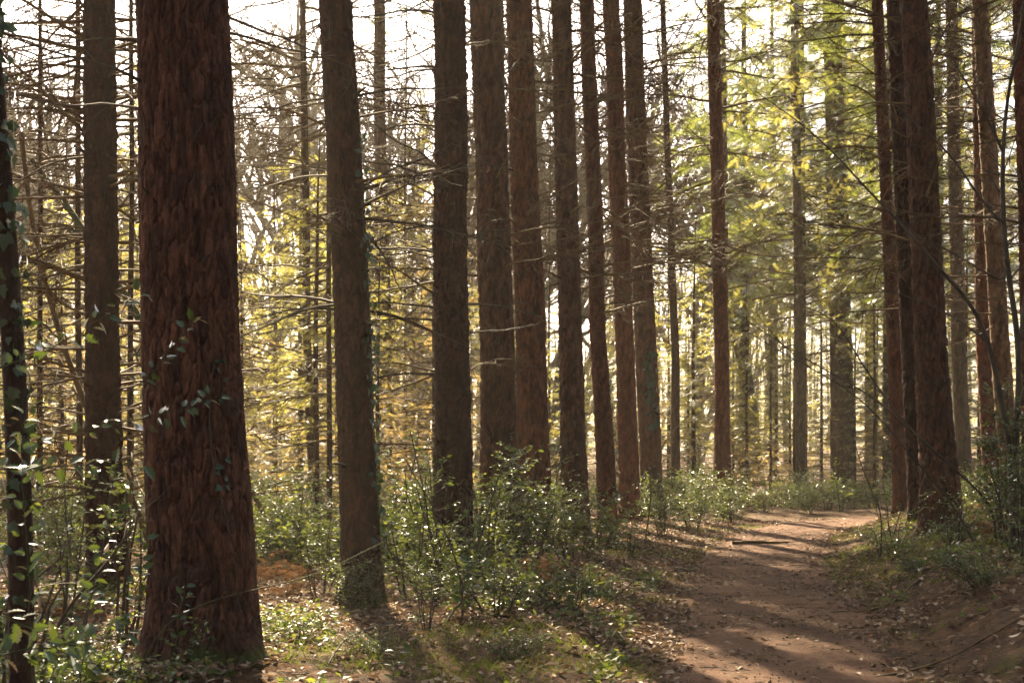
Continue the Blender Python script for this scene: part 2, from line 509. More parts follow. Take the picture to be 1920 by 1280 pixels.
def trunk_mesh(name, mat, zpts, xpts, rpts, ztop, zdense, dz, seg, cw, ch, depth, seed, flare=0.35, lobes=5, whorl=0.0, ypts=None, sharp=0.2):
    """round tapered trunk with plated bark; returns mesh and axis/radius functions (local z=0 is the ground)"""
    z = np.concatenate([np.arange(-0.25, zdense, dz), np.arange(zdense, ztop, 0.45), [ztop]])
    ax = np.interp(z, zpts, xpts); ay = np.zeros_like(z) if ypts is None else np.interp(z, zpts, ypts)
    kk = max(3, int(0.8 / dz)) | 1
    axs = np.convolve(np.pad(ax, kk // 2, mode='reflect', reflect_type='odd'), np.ones(kk) / kk, 'valid') if kk < len(ax) else ax
    ax = np.where(z < zdense - 0.5, axs, ax)
    rr = np.interp(z, zpts, rpts)
    wob = 0.04 * (vn(z * 0.5, 0 * z, 0 * z, seed + 40) - 0.5) * np.clip(z, 0, 1)
    ax = ax + wob
    th = np.linspace(0, 2 * math.pi, seg, endpoint=False)
    ZZ, TH = np.meshgrid(z, th, indexing='ij')
    r0 = float(rr[len(rr) // 3])
    dsp, idv = bark(TH, ZZ, r0, cw, ch, depth, seed, sharp)
    rng2 = np.random.default_rng(seed); ph = rng2.uniform(0, 6.28, 3)
    fl = np.exp(-np.clip(ZZ, 0, None) / 0.22) * flare * (0.75 + 0.35 * np.cos(lobes * TH + ph[0]) + 0.25 * np.cos(3 * TH + ph[1])) + 0.10 * flare * np.exp(-np.clip(ZZ, 0, None) / 1.0)
    big = 0.05 * (vn(np.cos(TH) * 1.2 + 9, np.sin(TH) * 1.2 + 9, ZZ * 0.9, seed + 7) - 0.5)
    RR = rr[:, None] * (1 + fl + big) + dsp * np.clip(rr / max(r0, 1e-3), 0.3, 1)[:, None]
    if whorl:
        ph_w = np.mod(z + 0.4 * hsh(np.floor(z / whorl), 0 * z, 0 * z, seed), whorl) / whorl
        RR = RR + (0.09 * rr * np.exp(-((ph_w - 0.5) / 0.10) ** 2))[:, None] * (0.6 + 0.8 * vn(np.cos(TH) * 1.5 + 5, np.sin(TH) * 1.5 + 5, ZZ * 1.2, seed + 9))
    v = np.stack([ax[:, None] + RR * np.cos(TH), ay[:, None] + RR * np.sin(TH), ZZ], -1)
    n = len(z)
    i = np.arange(n - 1)[:, None] * seg; j = np.arange(seg)[None, :]; k = (j + 1) % seg
    quad = np.stack([i + j, i + k, i + seg + k, i + seg + j], -1).reshape(-1, 4)
    b = MB(); b.add(v.reshape(-1, 3), quad=quad)
    me = b.mesh(name, mat, True, {'tone': idv.ravel()})
    return me, (lambda q: float(np.interp(q, z, ax))), (lambda q: float(np.interp(q, z, rr)))


# ------------------------------------------------------------------ dead branches (a few shapes, shared)
def grow(start, d, length, n, curl=0.15, gravity=0.0, rg=None):
    pts = [np.array(start, float)]; d = norm(np.array(d, float)); st = length / n
    for _ in range(n):
        d = norm(d + rg.normal(0, curl, 3) + np.array([0, 0, gravity]))
        pts.append(pts[-1] + d * st)
    return np.array(pts)


def dead_branch(seed, length=2.0, density=1.0, sag=-0.05, up=0.05, mats=None, live=0.0):
    rg = np.random.default_rng(seed); b = MB()
    n = 9
    main = [np.zeros(3)]; d = np.array([1.0, 0, rg.uniform(-0.15, 0.25)])
    for i in range(n):
        g = sag if i < n * 0.55 else up
        d = norm(d + rg.normal(0, 0.07, 3) + np.array([0, 0, g])); main.append(main[-1] + d * length / n)
    main = np.array(main); r0 = 0.0085 * length ** 0.8
    b.tube(main, np.linspace(r0 * 1.5, r0 * 0.3, n + 1), 5)
    m = int(15 * density * length / 2)
    sp, sd = [], []
    for k in range(m):
        t = rg.uniform(0.12, 1.0); p = main[int(t * n)] + (main[min(n, int(t * n) + 1)] - main[int(t * n)]) * (t * n % 1)
        side = 1 if k % 2 else -1
        dirv = norm(np.array([rg.uniform(0.5, 1.0), side * rg.uniform(0.5, 1.0), rg.uniform(-0.55, 0.35)]))
        L = length * rg.uniform(0.12, 0.38) * (1.1 - 0.6 * t)
        tw = grow(p, dirv, L, 4, 0.16, -0.03, rg)
        b.tube(tw, np.linspace(r0 * 0.5, r0 * 0.24, 5), 3)
        for _ in range(int(5 * density)):
            q = tw[rg.integers(1, 5)]
            d2 = norm(dirv + rg.normal(0, 0.6, 3))
            t2 = grow(q, d2, L * rg.uniform(0.2, 0.55), 2, 0.2, -0.03, rg)
            b.tube(t2, [r0 * 0.30, r0 * 0.25, r0 * 0.15], 3)
            if live and rg.random() < live:
                sp.append(t2[0]); sd.append(d2)
    if sp:
        b.leaves(SPRAY, SPRAY_T, sp, sd, rg.normal(0, 0.4, (len(sp), 3)) + [0, 0, 1], rg.uniform(0.16, 0.3, len(sp)), mat=1)
    return b


# needle spray: a twig with swept side blades, about 1 unit long
_sv, _st = [], []
def _blade(p, d, L, w):
    d = np.array(d) / np.linalg.norm(d); s = np.array([-d[1], d[0], 0]); k = len(_sv)
    p = np.array(p)
    _sv.extend([p - s * w, p + s * w, p + d * L]); _st.append([k, k + 1, k + 2])
_blade((0, 0, 0), (1, 0, 0), 1.0, 0.016)
for _i in range(9):
    _t = 0.06 + 0.098 * _i
    for _sgn in (1, -1):
        _blade((_t, 0, 0), (0.9, _sgn * (0.75 + 0.1 * (_i % 2)), -0.25), 0.36 * (1.15 - 0.6 * _t), 0.017)
SPRAY, SPRAY_T = np.array(_sv), np.array(_st)
SPRAY_FAR, SPRAY_FAR_T = SPRAY[np.r_[0:3, 9:15, 27:33, 45:51]], np.arange(21).reshape(7, 3)

BR_DEAD = [dead_branch(100 + i, 2.0, 1.0).mesh('branch', [M['dead_twig']]) for i in range(8)]
BR_BARE = [dead_branch(200 + i, 2.0, 0.45).mesh('branch', [M['dark_twig']]) for i in range(5)]
BR_LIVE = [dead_branch(300 + i, 2.0, 1.1, -0.03, 0.04, live=0.75).mesh('branch', [M['dead_twig'], M['needle']]) for i in range(4)]


# ------------------------------------------------------------------ crowns and whole conifers
def frond_cloud(b, rg, z0, z1, lfun, whorl, per, droop, step, ssize, mat_live, mat_twig, dead_below=None, mat_dead=None, taper=0.012, thin=1.0):
    z = z0
    P, D, Sx, P2, D2, S2 = [], [], [], [], [], []
    while z < z1:
        for _ in range(per):
            if rg.random() > thin: continue
            az = rg.uniform(0, 2 * math.pi); L = lfun(z) * rg.uniform(0.65, 1.15)
            if L < 0.15: continue
            zz = z + rg.uniform(-0.5, 0.5) * whorl
            n = max(3, int(L / step)); t = np.linspace(0, 1, n)
            up0 = rg.uniform(-0.05, 0.22); dr = droop * rg.uniform(0.7, 1.3)
            rad = t * L
            hgt_ = up0 * rad - dr * L * t ** 2 + 0.12 * L * t ** 4
            ca, sa = math.cos(az), math.sin(az)
            wig = 0.06 * L * np.sin(t * rg.uniform(2, 5) + rg.uniform(0, 6)) * t
            line = np.stack([ca * rad - sa * wig, sa * rad + ca * wig, zz + hgt_], -1)
            b.tube(line[::max(1, n // 5)], np.linspace(taper * L ** .7, taper * 0.25, len(line[::max(1, n // 5)])), 3, mat=mat_twig)
            dead = dead_below is not None and zz < dead_below + rg.uniform(-0.8, 0.8)
            for side in (1, -1, 0):
                k = np.arange(max(1, int(n * 0.15)), n)
                if dead: k = k[rg.random(len(k)) < 0.7]
                m = len(k)
                if not m: continue
                base = line[k] + rg.normal(0, 0.02, (m, 3))
                dv = np.stack([ca - sa * side * rg.uniform(0.5, 1.2, m), sa + ca * side * rg.uniform(0.5, 1.2, m), rg.normal(-0.5, 0.4, m)], -1)
                sz = ssize * rg.uniform(0.6, 1.25, m) * (1.15 - 0.5 * t[k])
                if dead: P2.append(base); D2.append(dv); S2.append(sz * 0.9)
                else: P.append(base); D.append(dv); Sx.append(sz)
        z += whorl
    for (p_, d_, s_, mt) in ((P, D, Sx, mat_live), (P2, D2, S2, mat_dead)):
        if p_:
            p_ = np.concatenate(p_); d_ = np.concatenate(d_); s_ = np.concatenate(s_)
            b.leaves(SPRAY, SPRAY_T, p_, d_, rg.normal(0, 0.8, (len(p_), 3)) + [0, 0, 1], s_, mat=mt)


def crown_mesh(seed, H, rmax, mat, whorl=0.5, per=5, step=0.22, ssize=0.55, droop=0.3, thin=1.0):
    rg = np.random.default_rng(seed); b = MB()
    def lf(z):
        u = z / H
        return rmax * (min(1, 0.55 + u * 2.2) if u < 0.2 else 1.0) * (1 - u) ** 0.7 + 0.25
    frond_cloud(b, rg, 0, H, lf, whorl, per, droop, step, ssize, 0, 1, thin=thin)
    return b.mesh('crown', [mat, M['dead_twig']])


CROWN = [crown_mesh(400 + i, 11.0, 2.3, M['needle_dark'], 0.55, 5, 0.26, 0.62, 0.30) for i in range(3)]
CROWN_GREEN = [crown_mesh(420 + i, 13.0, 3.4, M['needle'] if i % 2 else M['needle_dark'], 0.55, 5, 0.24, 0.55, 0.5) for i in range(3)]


def young_mesh(seed, H, mat, dead_frac, whorl=0.25, per=5, wide=0.28):
    rg = np.random.default_rng(seed); b = MB()
    frond_cloud(b, rg, 0.5, H, lambda z: wide * (H - z) ** 0.85 + 0.22, whorl, per, 0.28, 0.115, 0.215, 0, 1, H * dead_frac, 2)
    return b.mesh('crown', [mat, M['dead_twig'], M['needle_dry']])


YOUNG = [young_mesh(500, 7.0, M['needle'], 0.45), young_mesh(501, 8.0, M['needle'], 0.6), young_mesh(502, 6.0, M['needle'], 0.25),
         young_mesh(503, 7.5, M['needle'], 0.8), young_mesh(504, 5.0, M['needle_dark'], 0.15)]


def pole_mesh(seed, H=15.0, n=100):
    rg = np.random.default_rng(seed); b = MB()
    for k in range(n):
        z = 0.7 + (H - 1.0) * k / n + rg.uniform(-0.1, 0.1)
        br = dead_branch(seed * 91 + k, rg.uniform(1.2, 2.3) * (1.0 if z < H * 0.6 else 0.8), 0.8)
        v = np.concatenate(br.v); az = rg.uniform(0, 6.283); tl = rg.uniform(-0.05, 0.25)
        ct, st_ = math.cos(tl), math.sin(tl)
        v = np.stack([v[:, 0] * ct + v[:, 2] * st_, v[:, 1], v[:, 2] * ct - v[:, 0] * st_], -1)
        v = np.stack([v[:, 0] * math.cos(az) - v[:, 1] * math.sin(az), v[:, 0] * math.sin(az) + v[:, 1] * math.cos(az), v[:, 2] + z], -1)
        b.add(v, quad=np.concatenate(br.q))
    return b.mesh('dead_branches', [M['dead_twig']])


POLE = [pole_mesh(i + 3) for i in range(2)]


def simple_trunk(seed, H, r, mat, seg=14):
    rg = np.random.default_rng(seed)
    me, _, _ = trunk_mesh('trunk', mat, [0, H * .5, H], [0, rg.uniform(-.08, .08), rg.uniform(-.2, .2)], [r, r * .7, r * .12], H, H * 0.7, 0.12, seg, 0.06, 0.12, r * 0.08, seed, 0.25, 4, 0.6)
    return me


POLE_TRUNK = [simple_trunk(60 + i, 16.0, 0.05, M['spruce_bark']) for i in range(2)]
YOUNG_TRUNK = [simple_trunk(70, 7.0, 0.055, M['spruce_bark'], 10)]
TALL_TRUNK = [simple_trunk(80 + i, 24.0, 0.24, M['grey_bark'] if i else M['spruce_bark'], 20) for i in range(2)]


def bare_tree(seed, H=21.0):
    rg = np.random.default_rng(seed); tr, b = MB(), MB()
    def rec(p, d, L, r, lev):
        n = 6 if lev < 2 else 4
        pts = grow(p, d, L, n, 0.10 + 0.05 * lev, 0.035 if lev else 0.0, rg)
        rr = np.linspace(r, r * 0.55, n + 1)
        (tr if lev == 0 else b).tube(pts, rr, 9 if lev == 0 else (5 if lev < 3 else 3))
        if lev >= 5: return
        kids = [6, 5, 4, 3, 3][lev]
        for k in range(kids):
            t = rg.uniform(0.35, 1.0) if lev else rg.uniform(0.30, 1.0)
            q = pts[min(n, int(t * n) + (1 if k == 0 else 0))] if k else pts[-1]
            dd = norm(norm(pts[-1] - pts[-2]) + rg.normal(0, 0.55 if k else 0.25, 3) + [0, 0, 0.08])
            rec(q, dd, L * rg.uniform(0.45, 0.72), max(0.012, r * rg.uniform(0.44, 0.66)), lev + 1)
    rec(np.array([0, 0, -0.2]), (rg.uniform(-.1, .1), rg.uniform(-.1, .1), 1), H * 0.42, 0.32, 0)
    return tr.mesh('trunk', [M['grey_bark']], True), b.mesh('crown', [M['haze_grey_twig']])


BARE = [bare_tree(610 + i) for i in range(4)]

def stub_mesh(seed):
    rg = np.random.default_rng(seed); b = MB(); L = rg.uniform(0.06, 0.22)
    ln = grow((-0.02, 0, 0), (1, 0, rg.uniform(-.2, .4)), L, 4, 0.12, 0, rg)
    b.tube(ln, [0.034, 0.020, 0.013, 0.011, 0.008], 7)
    return b.mesh('stub', [M['dark_twig']], True)


STUB = [stub_mesh(900 + i) for i in range(3)]

# ------------------------------------------------------------------ the named trees
def big_tree(name, label, d, xs, ws, mat, ztop=27.0, res=1.0, cw=0.05, ch=0.12, depth=0.010, seed=1, flare=0.35, whorl=0.0,
             branches=30, bz=(3.0, 10.0), bsc=(0.5, 1.1), kinds=None, crown=None, crown_z=11.0, crown_s=1.4, dead_bias=None, stubs=14, cat='tree', group=None):
    """xs, ws: pixel column and pixel width of the trunk at rows (base, 640, 0)"""
    X = (xs[0] - PX) / F * d
    zb = hz(X, d)
    zr = np.array([0.0, EYE + (PY - 640) / F * d - zb, EYE + PY / F * d - zb])
    ax = np.array([(x - PX) / F * d - X for x in xs]); rr = np.array([w / F * d / 2 for w in ws])
    slope = (ax[2] - ax[0]) / (zr[2] - zr[0])
    zp = np.concatenate([[-0.3], zr, [ztop]])
    axp = np.concatenate([[ax[0] - slope * 0.3 * 0], ax, [ax[2] + slope * (ztop - zr[2])]])
    rp = np.concatenate([[rr[0]], rr, [0.04]])
    t = thing(name, label, cat, (X, d, zb), group)
    px_m = d / 1280.0 * res * (1.0 if d < 10 else (1.2 if d < 25 else 1.5))
    zd = min(zr[2] + 0.6, ztop)
    seg = int(np.clip(2 * math.pi * rr[0] / px_m, 16, 330))
    me, axf, rf = trunk_mesh('trunk', mat, zp, axp, rp, ztop, zd, px_m * (1.35 if d < 10 else 1.7), seg, cw, ch, depth, seed, flare, 5, whorl, None, float(np.clip(1.7 * px_m / cw, 0.13, 0.40)))
    obj('trunk', me, t)
    rg = np.random.default_rng(seed + 1000)
    kinds = kinds or BR_DEAD
    for k in range(int(branches * 1.5) if branches > 8 else branches):
        z = rg.uniform(*bz); az = rg.uniform(0, 2 * math.pi)
        if dead_bias is not None and rg.random() < 0.7: az = dead_bias[rg.integers(len(dead_bias))] + rg.normal(0, 0.4)
        sc = rg.uniform(*bsc)
        obj('branch', kinds[rg.integers(len(kinds))], t, (axf(z) + math.cos(az) * rf(z) * 0.85, math.sin(az) * rf(z) * 0.85, z),
            (rg.normal(0, 0.5), rg.normal(-0.02, 0.14), az), sc)
    for k in range(stubs):
        z = rg.uniform(1.2, min(zr[2], 11)); az = rg.uniform(-math.pi, 0)
        obj('stub', STUB[rg.integers(3)], t, (axf(z) + math.cos(az) * rf(z) * 0.93, math.sin(az) * rf(z) * 0.93, z), (0, rg.normal(-0.1, 0.3), az), rg.uniform(0.5, 1.2))
    if crown is not None:
        c = obj('crown', crown, t, (axf(crown_z), 0, crown_z), (0, 0, rg.uniform(0, 6)), crown_s)
    return t, axf, rf, X, zb


LR = [0.0, math.pi]
T = {}
T['t1'] = big_tree('spruce_tree', 'slim reddish spruce trunk with many dead side branches, left of the broadest trunk', 14.3, (201, 195, 189), (70, 60, 56), M['spruce_bark'], cw=0.05, ch=0.085, depth=0.018, seed=21, whorl=0.55,
                   branches=70, bz=(1.0, 6.9), bsc=(0.5, 1.05), dead_bias=LR, crown=CROWN[0], crown_z=12)
T['t2'] = big_tree('pine_tree', 'broadest trunk, deeply furrowed brown bark, moss at its foot, nearest the camera', 9.07, (386, 359, 340), (196, 174, 164), M['pine_bark_mossy'], res=0.85, cw=0.047, ch=0.27, depth=0.021, seed=22, flare=0.27,
                   branches=5, bz=(3.9, 4.7), bsc=(0.4, 0.7), kinds=BR_BARE, dead_bias=[2.9, 3.3], crown=CROWN[1], crown_z=12)
T['t3'] = big_tree('spruce_tree', 'dark trunk with ivy climbing up its right side', 12.4, (678, 662, 631), (72, 65, 60), M['spruce_bark'], cw=0.06, ch=0.13, depth=0.018, seed=23, flare=0.4,
                   branches=14, bz=(2.6, 6.2), bsc=(0.45, 0.85), kinds=BR_BARE + BR_DEAD[:2], dead_bias=LR, crown=CROWN[2], crown_z=12)
T['t4'] = big_tree('spruce_tree', 'dark scaly-barked trunk, first of the close-set row after the ivy trunk', 16.5, (851, 848, 843), (72, 63, 57), M['spruce_bark'], cw=0.055, ch=0.08, depth=0.022, seed=24, flare=0.4, whorl=0.7,
                   branches=26, bz=(2.4, 7.6), bsc=(0.5, 0.9), kinds=BR_BARE + BR_DEAD[:3], dead_bias=[math.pi], crown=CROWN[0], crown_z=12)
T['t5'] = big_tree('pine_tree', 'second trunk of the close-set row, furrowed red-brown bark behind tall holly', 19.0, (936, 932, 908), (70, 63, 55), M['pine_bark'], cw=0.07, ch=0.22, depth=0.024, seed=25,
                   branches=14, bz=(4.0, 8.5), bsc=(0.5, 1.0), crown=CROWN[1], crown_z=12)
T['t6'] = big_tree('pine_tree', 'third trunk of the close-set row, reddest bark, lit holly at its foot', 21.0, (1005, 995, 973), (64, 55, 47), M['red_bark'], cw=0.08, ch=0.26, depth=0.024, seed=26,
                   branches=18, bz=(4.5, 9.2), bsc=(0.5, 1.1), crown=CROWN[2], crown_z=12)
T['t7'] = big_tree('pine_tree', 'fourth trunk of the close-set row, holly bush hiding its foot', 23.5, (1080, 1071, 1052), (49, 43, 36), M['pine_bark'], cw=0.07, ch=0.22, depth=0.024, seed=27,
                   branches=22, bz=(4.5, 10.2), bsc=(0.6, 1.2), crown=CROWN[0], crown_z=12)
T['t8'] = big_tree('spruce_tree', 'slim ringed trunk, fifth of the close-set row, its dark foot beside the holly', 24.5, (1140, 1123, 1099), (37, 30, 26), M['red_bark'], cw=0.05, ch=0.09, depth=0.012, seed=28, whorl=0.75, flare=0.2,
                   branches=30, bz=(4.2, 10.6), bsc=(0.6, 1.2), crown=CROWN[1], crown_z=13)
T['t9'] = big_tree('pine_tree', 'sixth trunk of the close-set row, overlapping the last one', 28.5, (1181, 1170, 1146), (40, 34, 31), M['red_bark'], cw=0.075, ch=0.24, depth=0.022, seed=29,
                   branches=26, bz=(5.5, 12), bsc=(0.7, 1.3), crown=CROWN[2], crown_z=14)
T['t10'] = big_tree('pine_tree', 'last trunk of the close-set row, patch of ivy halfway down', 31.0, (1224, 1210, 1185), (41, 40, 34), M['pine_bark'], cw=0.08, ch=0.24, depth=0.022, seed=30,
                    branches=28, bz=(5.5, 12.8), bsc=(0.7, 1.4), crown=CROWN[0], crown_z=14)
T['t11'] = big_tree('spruce_tree', 'thin dark trunk just right of the close-set row', 36.0, (1268, 1265, 1241), (18, 15, 10), M['spruce_bark'], cw=0.06, ch=0.12, depth=0.008, seed=31, ztop=20,
                    branches=30, bz=(7, 15), bsc=(0.7, 1.2), crown=CROWN[1], crown_z=14.5, crown_s=0.6)
T['t12'] = big_tree('pine_tree', 'lone straight trunk at the left edge where the path ends', 31.5, (1355, 1353, 1337), (31, 27, 23), M['red_bark'], cw=0.055, ch=0.12, depth=0.014, seed=32,
                    branches=30, bz=(5.5, 13), bsc=(0.8, 1.5), kinds=BR_DEAD + BR_LIVE[:1], crown=CROWN[2], crown_z=14)
T['t13'] = big_tree('spruce_tree', 'slender grey trunk standing in haze beyond the end of the path', 41.0, (1502, 1500, 1488), (21, 18, 14), M['grey_bark'], cw=0.06, ch=0.12, depth=0.008, seed=33, flare=0.2,
                    branches=44, bz=(5, 15), bsc=(0.7, 1.5), kinds=BR_LIVE + BR_DEAD[:3], crown=CROWN[0], crown_z=13)
T['t14'] = big_tree('conifer_tree', 'thick hazy conifer behind the bend of the path with green drooping crown', 47.0, (1582, 1576, 1560), (46, 40, 32), M['pine_bark'], cw=0.07, ch=0.16, depth=0.014, seed=34,
                    branches=40, bz=(5, 12), bsc=(0.9, 1.6), kinds=BR_LIVE, crown=CROWN_GREEN[1], crown_z=9, crown_s=1.1)
T['r1'] = big_tree('spruce_tree', 'slim leaning trunk, first on the right of the path', 23.5, (1690, 1675, 1643), (27, 24, 20), M['red_bark'], cw=0.06, ch=0.16, depth=0.017, seed=35,
                   branches=36, bz=(3.2, 10), bsc=(0.5, 1.1), crown=CROWN[1], crown_z=12)
T['r2'] = big_tree('spruce_tree', 'dark trunk half hidden behind the broad trunk on the bank', 20.5, (1722, 1705, 1678), (34, 30, 27), M['spruce_bark'], cw=0.06, ch=0.16, depth=0.017, seed=36,
                   branches=22, bz=(3.2, 9), bsc=(0.5, 1.0), crown=CROWN[2], crown_z=12)
T['r3'] = big_tree('pine_tree', 'broad dark trunk on the mossy bank right of the path', 17.5, (1768, 1746, 1713), (74, 56, 48), M['pine_bark'], cw=0.065, ch=0.2, depth=0.024, seed=37, flare=0.3,
                   branches=16, bz=(3.6, 8), bsc=(0.5, 0.9), crown=CROWN[0], crown_z=12)
T['r4'] = big_tree('pine_tree', 'reddish trunk near the right edge, touching a pale knotty trunk', 26.0, (1860, 1843, 1834), (30, 26, 24), M['red_bark'], cw=0.07, ch=0.18, depth=0.017, seed=38,
                   branches=24, bz=(3.5, 11), bsc=(0.6, 1.1), crown=CROWN[1], crown_z=12)
T['r5'] = big_tree('spruce_tree', 'pale beige knotty trunk near the right edge', 24.0, (1897, 1874, 1838), (40, 34, 28), M['pale_bark'], cw=0.10, ch=0.2, depth=0.004, seed=39, whorl=0.5,
                   branches=24, bz=(3.2, 10), bsc=(0.4, 0.9), crown=CROWN[2], crown_z=12)
T['r6'] = big_tree('pine_tree', 'reddish trunk cut off by the right edge of the picture', 16.0, (1938, 1930, 1916), (36, 32, 30), M['red_bark'], cw=0.05, ch=0.12, depth=0.015, seed=40,
                   branches=16, bz=(3.4, 7.5), bsc=(0.5, 0.9), crown=CROWN[0], crown_z=12)
T['r7'] = big_tree('spruce_tree', 'pale grey-brown trunk in shade, behind and right of the broad bank trunk', 33.0, (1812, 1797, 1783), (30, 26, 21), M['grey_bark'], cw=0.06, ch=0.12, depth=0.013, seed=41,
                   branches=34, bz=(3.5, 13), bsc=(0.7, 1.2), crown=CROWN[1], crown_z=12)
# behind, left half
T['b1'] = big_tree('spruce_tree', 'thin straight bare-branched trunk between the broadest trunk and the ivy trunk', 24.0, (592, 577, 566), (18, 16, 11), M['spruce_bark'], cw=0.05, ch=0.1, depth=0.006, seed=42, ztop=17,
                   branches=64, bz=(2.2, 10.5), bsc=(0.6, 1.3), dead_bias=LR, crown=CROWN[2], crown_z=11.5, crown_s=0.7)
T['b2'] = big_tree('pine_tree', 'greyish trunk in the sunlit background right of the ivy trunk', 38.0, (728, 716, 711), (26, 24, 21), M['pine_bark'], cw=0.06, ch=0.12, depth=0.01, seed=43,
                   branches=30, bz=(4, 14), bsc=(0.7, 1.3), crown=CROWN[0], crown_z=15)

# ------------------------------------------------------------------ background trees
def conifer(name, label, group, x, y, trunk, crown, s, rz, cname='crown', cz=0.0):
    t = thing(name, label, 'tree', (x, y, hz(x, y) - 0.03), group, rz, s)
    obj('trunk', trunk, t)
    obj(cname, crown, t, (0, 0, cz))
    if group: BACK.append((t, label))
    return t


rg = np.random.default_rng(77)
LAND = [(20, 'ivy-wrapped sapling'), (195, 'slim left spruce'), (365, 'broadest trunk'), (662, 'ivy trunk'), (848, 'scaly trunk'), (1000, 'third row trunk'),
        (1210, 'last row trunk'), (1353, 'lone straight trunk'), (1500, 'slender grey trunk'), (1675, 'first bank trunk'), (1746, 'broad bank trunk'), (1870, 'pale knotty trunk')]
ORD = ['first', 'second', 'third', 'fourth', 'fifth', 'sixth', 'seventh', 'eighth', 'ninth', 'tenth', 'eleventh', 'twelfth', 'thirteenth', 'fourteenth', 'fifteenth', 'sixteenth', 'seventeenth', 'eighteenth']


def single_out(items):
    """items: (object, what it looks like); words each label by the gap between trunks it is seen in"""
    gaps = {}
    for o, what in items:
        col = PX + o.location[0] / o.location[1] * F
        i = sum(col > c for c, _ in LAND)
        gaps.setdefault((what, i), []).append((col, o))
    for (what, i), L in gaps.items():
        L.sort(key=lambda q: q[0])
        if i == 0: w = 'left of the ivy-wrapped sapling'
        elif i == len(LAND): w = 'right of the pale knotty trunk'
        else: w = 'between %s and %s' % (LAND[i - 1][1], LAND[i][1])
        for k, (c, o) in enumerate(L):
            e = '' if len(L) == 1 else (', leftmost' if k == 0 else (', rightmost' if k == len(L) - 1 else ', %s from left' % ORD[k]))
            o['label'] = what + ' ' + w + e


BACK = []


def px_x(x, d): return (x - PX) / F * d


# golden young conifers filling the mid-distance on the left and between the trunks
LEFT_Y = 'golden backlit young conifer'
MID_Y = 'yellow-green young conifer'
RIGHT_Y = 'shaded young conifer'
n = 0
for band, (d0, d1, cnt) in enumerate(((21, 27, 7), (28, 36, 13), (37, 50, 14))):
    for k in range(cnt):
        d = rg.uniform(d0, d1); pxl = -120 + 950 * (k + rg.uniform(0.1, 0.9)) / cnt
        conifer('young_conifer', LEFT_Y, 'young conifers in the left thicket', px_x(pxl, d), d, YOUNG_TRUNK[0], YOUNG[[0, 1, 2, 3, 2, 0][rg.integers(6)]], rg.uniform(0.8, 1.1) if band == 0 else rg.uniform(1.0, 1.55), rg.uniform(0, 6.28))
for k in range(15):
    d = rg.uniform(36, 52); pxl = 860 + 520 * (k + rg.uniform(0.1, 0.9)) / 15
    conifer('young_conifer', MID_Y, 'young conifers beyond the trunk row', px_x(pxl, d), d, YOUNG_TRUNK[0], YOUNG[[0, 1, 2, 0, 2][rg.integers(5)]], rg.uniform(0.8, 1.2), rg.uniform(0, 6.28))
for (pxl, d, v, s, lab) in ((1300, 38, 2, 1.25, 'yellow-green young conifer left of the lone straight trunk'), (1400, 43, 2, 1.1, 'small layered young conifer right of the lone straight trunk'),
                            (1445, 50, 0, 1.1, 'pale young conifer in haze left of the slender grey trunk'), (1640, 46, 0, 1.2, 'hazy young conifer left of the trunks on the right bank'),
                            (1540, 60, 1, 1.3, 'faint young conifer in bright haze right of the slender grey trunk')):
    conifer('young_conifer', lab, None, px_x(pxl, d), d, YOUNG_TRUNK[0], YOUNG[v], s, rg.uniform(0, 6.28))
for k in range(12):
    d = rg.uniform(46, 72); pxl = 1375 + 310 * (k + rg.uniform(0.1, 0.9)) / 12
    conifer('young_conifer', 'pale hazy young conifer', 'young conifers in haze beyond the path', px_x(pxl, d), d, YOUNG_TRUNK[0], YOUNG[[0, 2, 0, 2][rg.integers(4)]], rg.uniform(0.9, 1.4), rg.uniform(0, 6.28))
for k in range(10):
    d = rg.uniform(32, 50); pxl = 1640 + 380 * (k + rg.uniform(0.1, 0.9)) / 10
    conifer('young_conifer', RIGHT_Y, 'young conifers behind the right bank', px_x(pxl, d), d, YOUNG_TRUNK[0], YOUNG[rg.integers(5)], rg.uniform(0.8, 1.3), rg.uniform(0, 6.28))
# thin dead-branched poles
for k, pxl in enumerate((-60, 75, 150, 245, 618, 1030, 450, 760, 120, 290)):
    d = rg.uniform(20, 34) if k < 5 else rg.uniform(32, 44)
    conifer('dead_spruce', 'thin dead-twigged spruce pole', 'dead-twigged spruce poles', px_x(pxl, d), d, POLE_TRUNK[k % 2], POLE[k % 2], rg.uniform(0.85, 1.2), rg.uniform(0, 6.28), 'dead_branches')
# tall conifers whose green crowns fill the upper right
for (pxl, d, v, s) in ((1395, 52, 0, 1.0), (1450, 66, 1, 1.15), (1632, 58, 1, 1.1), (1690, 38, 0, 0.9), (1760, 48, 1, 1.0), (1850, 42, 2, 1.0), (1930, 36, 1, 0.9), (1990, 50, 0, 1.1), (1580, 72, 2, 1.2), (1800, 66, 1, 1.2), (2080, 40, 2, 1.0), (1668, 46, 2, 1.0), (1352, 45, 0, 1.1), (1500, 48, 2, 1.1), (1578, 53, 0, 1.2)):
    conifer('tall_conifer', 'tall hazy green-crowned conifer', 'tall conifers at the upper right', px_x(pxl, d), d, TALL_TRUNK[v % 2], CROWN_GREEN[v], s, rg.uniform(0, 6.28), cz=7.0)
# tall trees added behind the row; their crowns, out of view, shade the path
for (pxl, d, v) in ((934, 36, 2), (846, 33, 0), (930, 31, 1)):
    conifer('tall_conifer', 'added high-crowned shade conifer', 'added shade conifers behind the row', px_x(pxl, d), d, TALL_TRUNK[v % 2], CROWN_GREEN[v], 1.05, rg.uniform(0, 6.28), cz=15.0)
